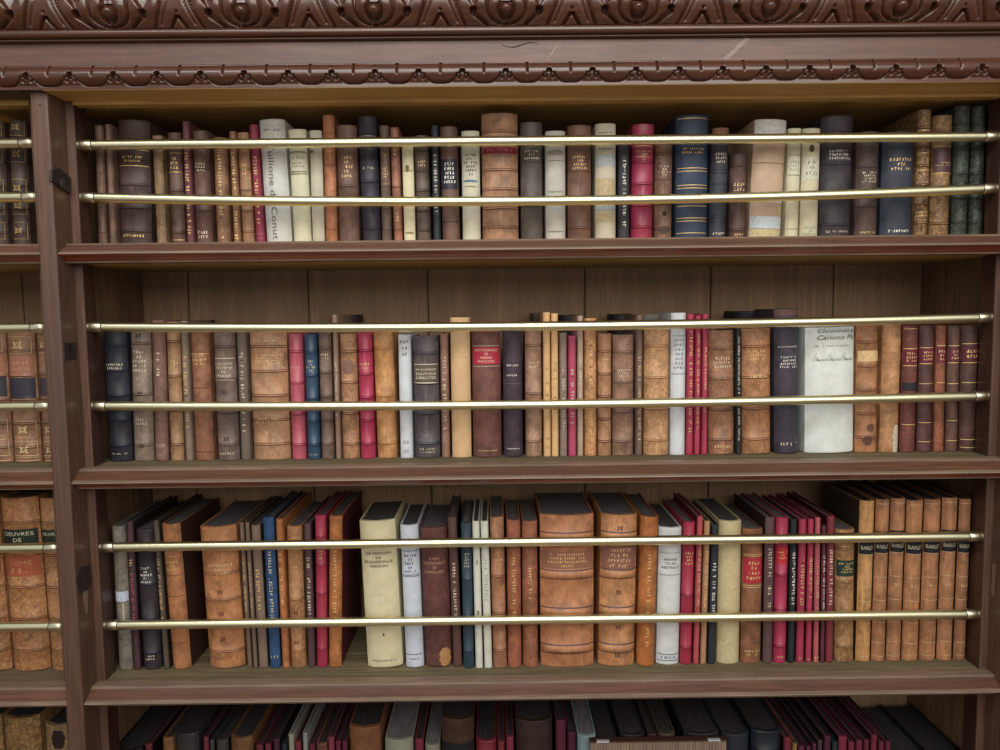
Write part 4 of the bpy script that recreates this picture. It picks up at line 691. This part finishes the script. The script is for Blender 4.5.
def stile(x0, x1, parent):
    m = MB(); b = .006
    poly = [(x0, -.0125), (x0, -.066), (x0+.003, -.069), (x0+.010, -.0695), (x0+.012, -.072), (x0+.027, -.072), (x0+.030, -.0695), (x1-.001, -.069), (x1, -.066), (x1, -.0125)]
    poly = poly[::-1]
    m.prism([(p, q) for p, q in poly], Z(BOT-.3), Z(TOPZ), 'z')
    return m.go('post', WOOD_Z, parent)
post = stile(-XO, -XS, case)
postr = stile(XS, XO, case)
postl = stile(XB-.034, XB, case)
def jamb(x0, x1):
    m = MB(); m.chbox(x0, x1, -.0125, .031, Z(BOT), Z(TOPZ), .002); return m.go('jamb', WOOD_Z, case)
jamb(-XO+.0005, -XJ); jamb(XJ, XO-.0005); jamb(XLJ, -XO); jamb(XB, XB+.04); jamb(XO, XO+.04)
# darker inner faces of the jambs, each a thin liner let into the opening
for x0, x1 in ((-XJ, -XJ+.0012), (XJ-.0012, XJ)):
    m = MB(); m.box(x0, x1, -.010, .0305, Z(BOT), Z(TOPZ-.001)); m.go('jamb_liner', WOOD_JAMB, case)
for x0, x1 in ((-.9285, -.9170), (.9170, .9285), (XLJ, XLJ+.012), (XB+.026, XB+.040)):
    m = MB(); m.box(x0, x1, .0312, YB+.001, Z(BOT), Z(TOPZ+.002)); m.go('side_panel', WOOD_SIDE, case)
# vertical back boards with open joints
seams = [-.925, -.812, -.530, -.248, .122, .420, .711, .925]
for a, b in list(zip(seams, seams[1:])) + [(XB, -1.2), (-1.2, XLJ)]:
    m = MB(); m.chbox(a+.0012, b-.0012, YB+.001, YB+.014, Z(BOT), Z(TOPZ), .0025); m.go('back_board', WOOD_BACK, case)
m = MB(); m.box(XB, XO, YB+.0145, YB+.024, Z(BOT-.3), Z(TOPZ+.03)); m.go('back_panel', WOOD_JAMB, case)

LIP = [(-.0123, 0), (-.0345, 0), (-.0365, -.0010), (-.0390, -.0036), (-.0490, -.0098), (-.0600, -.0172), (-.0655, -.0202), (-.0662, -.0222), (-.0640, -.0238), (-.0540, -.0272), (-.0475, -.0314), (-.0448, -.0342), (-.0432, -.0347), (-.0425, -.0375), (-.0123, -.0375)]
for k, zs in SHELF_Z.items():
    for (a, b, a2, b2) in ((-.9165, .9165, -XS+.0002, XS-.0002), (XB+.041, XLJ-.001, XB+.0002, -XO-.0002)):
        s = empty('shelf', ((a+b)/2, 0, Z(zs))); s.parent = case
        w2 = (b-a)/2; ox = (a+b)/2
        m = MB(); e = .029 if k and a2 > -1 else 0; m.box(-w2+e, w2-e, -.0122, .0308, -.0365, -.0004); m.box(-w2, w2, .0309, YB, -.0365, -.0004); 
        bd = m.go('shelf_board', WOOD_DUSTY if k > 1 else WOOD_GOLD, s)
        # the underside is unstained honey pine
        bd.data.materials.append(WOOD_GOLD)
        for p in bd.data.polygons:
            if p.normal.z < -.9: p.material_index = 1
        m = MB(); m.prism(LIP[::-1], a2-ox, b2-ox, 'x'); le = m.go('shelf_edge', [WOOD_LIP if k > 1 else WOOD_X, WOOD_WORN, WOOD_RED], s, True)
        for p in le.data.polygons:                       # rubbed arrises, unworn varnish under the nosing
            cy = p.center.y; cz = p.center.z
            if abs(p.normal.x) < .5:
                p.material_index = 1 if (cz > -.0025 and cy < -.0125) or (-.0215 < cz < -.0165) or cz < -.0345 and cy < -.04 else 2 if cz < -.0225 and cy < -.0125 else 0
# ceiling boards of the case and front rail under the cornice
for a, b in ((-XO+.002, XO+.05), (XB-.03, -XO+.001)):
    m = MB(); m.box(a, b, -.066, YB+.014, Z(TOPZ+.001), Z(TOPZ+.02)); m.go('top_board', WOOD_GOLD, case)
    pass
for a, b in ((-XJ, XJ), (XB+.04, XLJ)):
    m = MB(); m.box(a, b, -.0120, .012, Z(TOPZ-.007), Z(TOPZ+.0008)); m.go('top_rail', WOOD_GOLD, case)
m = MB(); m.box(-XS+.0005, XS-.0005, -.0845, -.012, Z(TOPZ-.0007), Z(TOPZ)); m.go('soffit_board', WOOD_GOLD, case)
# plinth under the bottom shelf
m = MB(); m.chbox(XB-.03, XO+.03, -.085, YB, .0005, Z(BOT), .006); m.go('plinth', WOOD_X, case)
m = MB(); m.box(XO+.04, XO+.06, -.06, YB, Z(BOT), Z(TOPZ)); m.go('end_panel', WOOD_JAMB, case)

# ---- cornice
CX0, CX1 = XB-.06, XO+.09
def profile(pts, name, mat):
    m = MB(); m.prism(pts[::-1] if pts[0][1] < pts[-1][1] else pts, CX0, CX1, 'x'); return m.go(name, mat, corn, True)
corn = empty('cornice', (0, 0, 0)); corn.parent = case
YF = -.086
fr = MB(); fr.box(CX0, CX1, YF, -.02, Z(.4495), Z(.4875)); fr.go('frieze', WOOD_X, corn)
bd = [(-.02, .4880), (YF-.004, .4880), (YF-.010, .4895), (YF-.0105, .4915), (YF-.008, .4925)]
for t in range(9):
    a = -math.pi/2 + math.pi*t/8; bd.append((YF-.011 - .008*math.cos(a), .5005 + .0076*math.sin(a)))
bd += [(YF-.008, .5095), (-.02, .5095)]
m = MB(); m.prism([(y, Z(z)) for y, z in bd], CX0, CX1, 'x'); m.go('bead_moulding', WOOD_CARVE, corn, True)
m = MB(); m.box(CX0, CX1, -.07, -.02, Z(.4085), Z(.4490)); m.go('carving_core', WOOD_X, corn)

def sst(a, b, x):
    t = max(0, min(1, (x-a)/(b-a))); return t*t*(3-2*t)
def groove(d, wd): return -math.exp(-(d/wd)**2)
P1, PH1 = .2328, -.763
def carve1(x, t):           # t: 0 at the foot of the band, 1 at its head; returns relief in metres
    q = (x-PH1)/P1 + .5; s = q % 1 - .5; ax = abs(s)*P1         # distance from the ball in the middle of a leaf
    zr = t*.062; z = .004 + 1.3*zr
    h = 0
    rb = math.hypot(ax, zr-.0205)
    h += .0060*math.exp(-(rb/.0082)**4)                         # ball
    h += .0085*groove(rb-.0128, .0030) if zr < .0345 else 0        # hollow round it
    if zr > .0335: h -= .0095*sst(.0120, .0080, ax)                # channel above it
    ring = math.hypot(ax, (z-.031)*1.36) if z < .031 else ax
    h += .0060*groove(ring-.0335, .0026)                        # horseshoe
    re = math.hypot(ax-.0582, zr-.0205)
    h -= .016*sst(.0072, .0044, re)                             # drilled eyes
    if z > .038: h -= .008*sst(.0035, -.002, abs(ax-.0582)-(z-.038)*.5)
    # slots running from the eyes down towards the ball
    px, pz = ax-.0545, z-.0225; ex, ez = -.0200, -.0175; L2 = ex*ex+ez*ez
    tt = max(0, min(1, (px*ex+pz*ez)/L2)); d = math.hypot(px-ex*tt, pz-ez*tt)
    h += .0075*groove(d, .0022+.0012*(1-tt))
    # edges of the leaves, spreading towards the foot, and a second vein
    dx = P1/2-ax; e = .024 + .021*max(0, 1-z/.07)**1.6
    h += .0062*groove(dx-e, .0024)*sst(0, .005, z)
    e2 = e - .0105
    h += .0030*groove(dx-e2, .0018)*sst(.006, .012, z)
    # pointed dart between the leaves
    if z < .027: h += .0085*groove(dx-.0008-(.027-z)*.58, .0026)
    h -= .006*sst(.0030, .0014, math.hypot(dx, z-.0345))
    h += .0045*math.cos(2*math.pi*s*1.0)*math.sin(math.pi*min(1, t*1.05)) + .0018*math.sin(dx*210)*(1 if dx > .03 else 0)*t
    return h*1.25 if h < 0 else h
P2, PH2 = .0782, -.8875
def relief(name, nx, nz, prof, carve, mat, z0):
    v, f = [], []
    for i in range(nx+1):
        x = CX0 + (CX1-CX0)*i/nx
        for j in range(nz+1):
            t = j/nz; y, z, ny, nzv = prof(t); h = carve(x, t)
            v.append((x, y+ny*h, Z(z+nzv*h)))
    for i in range(nx):
        for j in range(nz):
            a = i*(nz+1)+j; f.append((a, a+nz+1, a+nz+2, a+1))
    # close the back so that the carving is a solid block
    k = len(v); 
    for i in (0, nx):
        x = CX0 + (CX1-CX0)*i/nx
        for j in (0, nz): v.append((x, -.075 if z0 < .45 else -.02, v[i*(nz+1)+j][2]))
    f.append((k, k+1, k+3, k+2))
    f.append(tuple([i*(nz+1) for i in range(nx, -1, -1)] + [k, k+2])); f.append(tuple([i*(nz+1)+nz for i in range(nx+1)] + [k+3, k+1]))
    f.append(tuple([j for j in range(nz+1)] + [k+1, k])); f.append(tuple([nx*(nz+1)+j for j in range(nz, -1, -1)] + [k+2, k+3]))
    o = link(name, v, f, [mat], corn, None, True)
    o.data.set_sharp_from_angle(angle=math.radians(60)); return o
def prof1(t):
    z = .5098 + .062*t + .0
    a = math.pi*(t*.9 - .42)
    y = YF - .010 - .017*t - .013*math.sin(math.pi*min(1, t*1.02))
    return y, z, -.93, -.18
relief('leaf_band', 1500, 44, prof1, carve1, WOOD_CARVE, .51)
m = MB(); m.prism([(y, Z(z)) for y, z in [(-.02, .573), (-.125, .573), (-.135, .580), (-.138, .595), (-.150, .612), (-.168, .622), (-.172, .640), (-.02, .640)]], CX0, CX1, 'x'); m.go('crown_moulding', WOOD_X, corn, True)

def carve2(x, t):
    s = ((x-PH2)/P2 + .5) % 1 - .5; ax = abs(s)*P2; z = t*.0395
    h = 0
    if ax < .0300:                                              # wide flat scallop under each tick
        zu = .0062 + .0125*(ax/.0300)**3.2
        h += .0046*groove(z-zu, .0013)
    e = P2/2-ax
    rc = math.hypot((e-.0068)*1.1, (z-.0170)*.8)
    if z < .0215: h += .0042*groove(rc-.0036, .0014)            # curls beside the drilled eye
    h -= .014*sst(.0058, .0036, math.hypot(e, (z-.0222)*.85))
    h -= .004*sst(.0020, .0008, math.hypot(e, z-.0345))
    if z > .018: h += .0055*groove(ax, .0014)*sst(.017, .026, z) # tick at the head of every scallop
    return h
def prof2(t):
    z = .4082 + .0402*t
    y = -.0855 - .0085*math.sin(math.pi*min(1, max(0, t*1.25-.22))) - .002*t
    return y, z, -1, 0
relief('scallop_band', 1900, 36, prof2, carve2, WOOD_CARVE, .41)
# old repairs in the frieze
def repair(x0, x1, xt, wd, name, mat):
    m = MB(); m.v = [(x0, YF-.0006, Z(.450)), (x0+wd, YF-.0006, Z(.450)), (xt+wd, YF-.0006, Z(.487)), (xt, YF-.0006, Z(.487)),
                     (x0, YF+.001, Z(.450)), (x0+wd, YF+.001, Z(.450)), (xt+wd, YF+.001, Z(.487)), (xt, YF+.001, Z(.487))]
    m.f = [(0, 1, 2, 3), (7, 6, 5, 4), (0, 4, 5, 1), (1, 5, 6, 2), (2, 6, 7, 3), (3, 7, 4, 0)]; m.go(name, mat, corn)
repair(.325, 0, .365, .011, 'wood_patch', WOOD_PALE)
repair(.006, 0, .033, .0022, 'wood_patch', WOOD_PALE)
m = MB(); r2 = random.Random(3); xs = [-.072+.009*k for k in range(8)]; zz = [.479 - .004*math.sin(k*.8) for k in range(8)]
for k in range(7):
    q = len(m.v); t = .0011*(1-abs(k-3)/5)
    m.v += [(xs[k], YF-.0005, Z(zz[k]-t)), (xs[k+1], YF-.0005, Z(zz[k+1]-t)), (xs[k+1], YF-.0005, Z(zz[k+1]+t)), (xs[k], YF-.0005, Z(zz[k]+t))]; m.f.append((q, q+1, q+2, q+3))
m.go('crack', GAPM, corn)

# ---- brass rails
def rail(x0, x1, z, caps, sagz=0):
    L = x1-x0; N = 40 if sagz else 1
    bend = lambda x: -sagz*(1-(2*x/L-1)**2)
    r = MB(); r.lathe([(L*k/N, .0096) for k in range(N+1)], 0, 28)
    r.v = [(x, y, zz+bend(x)) for x, y, zz in r.v]
    o = r.go('brass_rail', BRASS, case, True, ((x0), 0, Z(z)))
    for side in caps:
        c = MB(); pr = [(0, .0045), (.001, .0068), (.004, .0098), (.008, .0106), (.0245, .0106), (.0252, .0103), (.0258, .0097)]
        if side > 0: pr = [(L-a, b) for a, b in pr][::-1]
        c.lathe(pr, 0, 28); c.v = [(x, y, zz+bend(x)) for x, y, zz in c.v]; c.go('end_cap', BRASS_CAP, o, True)
        gch = MB(); gx = .0266 if side < 0 else L-.0266
        gch.lathe([(gx-.0007, .0098), (gx+.0007, .0098)], 0, 28); gch.v = [(x, y, zz+bend(x)) for x, y, zz in gch.v]; gch.go('joint_ring', GAPM, o, True)
    return o
for z, sz in zip(ROD_Z, (0, .0155, .008, .007, 0, 0)):
    rail(-XJ+.0014, XJ-.0014, z, (-1, 1), sz)
for z in (.3335, .2312, -.021, -.1761, -.4627, -.6255):
    rail(XB+.041, XLJ-.0008, z, (-1, 1))

# ---- iron fittings on the inner face of the left post and wear marks
def plate(pts, x0, x1, name, mat):
    m = MB(); k = len(pts)
    for x in (x0, x1): m.v += [(x, y, Z(z)) for y, z in pts]
    m.f = [tuple(range(k)), tuple(range(2*k-1, k-1, -1))] + [(i, i+k, (i+1) % k+k, (i+1) % k) for i in range(k)]
    return m.go(name, mat, case)
hp = plate([(-.0785, .2480), (-.0755, .2680), (-.0480, .2760), (-.0150, .2640), (-.0190, .2330)][::-1], -XS-.001, -XS+.004, 'hinge_plate', IRON)
kn = MB(); kn.lathe([(0, .010), (.003, .011), (.006, .008), (.008, .002)], -XS+.003, 12, -.046, Z(.247)); o = kn.go('bolt', IRON, hp, True)
lp = plate([(-.066, -.050), (-.024, -.050), (-.024, -.082), (-.066, -.082)], -XS-.001, -XS+.0018, 'lock_plate', IRON)
kh = MB(); kh.lathe([(0, .0042), (.0006, .0042)], -XS+.0016, 12, -.046, Z(-.056)); kh.box(-XS+.0016, -XS+.0022, -.048, -.044, Z(-.073), Z(-.058)); kh.go('keyhole', GAPM, lp)
plate([(-.070, -.500), (-.052, -.487), (-.022, -.492), (-.018, -.530), (-.030, -.538), (-.064, -.535)], -XS-.001, -XS+.002, 'lock_plate', IRON)
plate([(-.046, -.528), (-.036, -.520), (-.032, -.548), (-.036, -.586), (-.043, -.582), (-.047, -.556)], -XS-.001, -XS+.0008, 'worn_patch', WOOD_PALE)
plate([(-.028, -.512), (-.016, -.516), (-.018, -.545), (-.015, -.574), (-.026, -.578), (-.024, -.55)][::-1], XS-.0008, XS+.001, 'worn_patch', WOOD_PALE)
m = MB()
k = [(-.9163+.0017*math.cos(a*math.pi/5), .3851+.0017*math.sin(a*math.pi/5)) for a in range(10)]
m.prism([(x, Z(z)) for x, z in k], -.0724, -.070, 'y'); m.go('nail_hole', GAPM, case)

# ------------------------------------------------------------------ grooved wooden board standing in front of the bottom-shelf books
bt = -.9045
wp = empty('wooden_board', (.2430, .0, Z(SHELF_Z[4])), label='grooved brown wooden board with two white clips standing before bottom-shelf books', category='board')
hh = bt - SHELF_Z[4]
m = MB()
n = 46; x0, x1 = -.143, .143
pts = [(x0, .041), (x0, .027)]
for k in range(n):
    a = x0 + .004 + (x1-x0-.008)*k/n; q = (x1-x0-.008)/n
    pts += [(a, .027), (a+q*.7, .027), (a+q*.75, .0285), (a+q*.95, .0285)]
pts += [(x1, .027), (x1, .041)]
m.prism(pts[::-1], .0006, hh, 'z'); m.go('panel', WOOD_PANEL, wp)
m = MB(); m.box(x0-.001, x1+.001, .0255, .0415, hh, hh+.003); m.go('top_strip', WOOD_JAMB, wp)
for x in (-.117, .117):
    m = MB(); m.chbox(x-.013, x+.013, .0245, .031, hh+.003, hh+.0040, .001); m.box(x-.013, x+.013, .0243, .0253, hh+.0008, hh+.0040)
    m.go('clip', flat('c4c6cc', 1, .3, 'white_metal', .3), wp)

# ------------------------------------------------------------------ room
m = MB(); m.box(-4, 4, -5, .6, -.05, 0)
fo = m.go('floor', wood('oak_floor', '6a4a34', 'x')); fo['kind'] = 'structure'
m = MB(); m.box(-4, 4, .335, .40, 0, 3.4)
wo = m.go('wall_back', flat('b8ac9c', 1, .9, 'plaster')); wo['kind'] = 'structure'

def area(name, loc, rot, sx, sy, power, col):
    l = bpy.data.lights.new(name, 'AREA'); l.shape = 'RECTANGLE'; l.size = sx; l.size_y = sy; l.energy = power; l.color = col
    o = bpy.data.objects.new(name, l); C.objects.link(o); o.location = loc; o.rotation_euler = rot; return o
area('window_light', (0.4, -3.4, 3.0), (math.radians(66), 0, math.radians(6)), 3.6, 2.2, 125, (1, .955, .88))
area('ceiling_lamp', (-.6, -1.6, 3.3), (math.radians(24), 0, 0), 2.4, .5, 34, (.96, .98, 1))
wd = bpy.data.worlds.new('room_air'); bpy.context.scene.world = wd; wd.use_nodes = True
wd.node_tree.nodes['Background'].inputs[0].default_value = (.97, .97, .96, 1); wd.node_tree.nodes['Background'].inputs[1].default_value = .5

# ------------------------------------------------------------------ camera
cd = bpy.data.cameras.new('camera'); cam = bpy.data.objects.new('camera', cd); C.objects.link(cam)
cd.sensor_width = 36; cd.lens = 760/1000*36; cd.clip_start = .01
p, yw, rl = CAM_ANG
fwd = Vector((math.sin(yw)*math.cos(p), math.cos(yw)*math.cos(p), -math.sin(p)))
right = Vector((math.cos(yw), -math.sin(yw), 0)); up = right.cross(fwd)
R2 = right*math.cos(rl) + up*math.sin(rl); U2 = up*math.cos(rl) - right*math.sin(rl)
mt = Matrix((R2, U2, -fwd)).transposed().to_4x4(); mt.translation = Vector((CAM_X, -1.5, ZO)); cam.matrix_world = mt
s = bpy.context.scene; s.camera = cam
s.view_settings.view_transform = 'Standard'; s.view_settings.look = 'None'; s.view_settings.gamma = 1
s.view_settings.use_curve_mapping = False; s.view_settings.exposure = 0.0
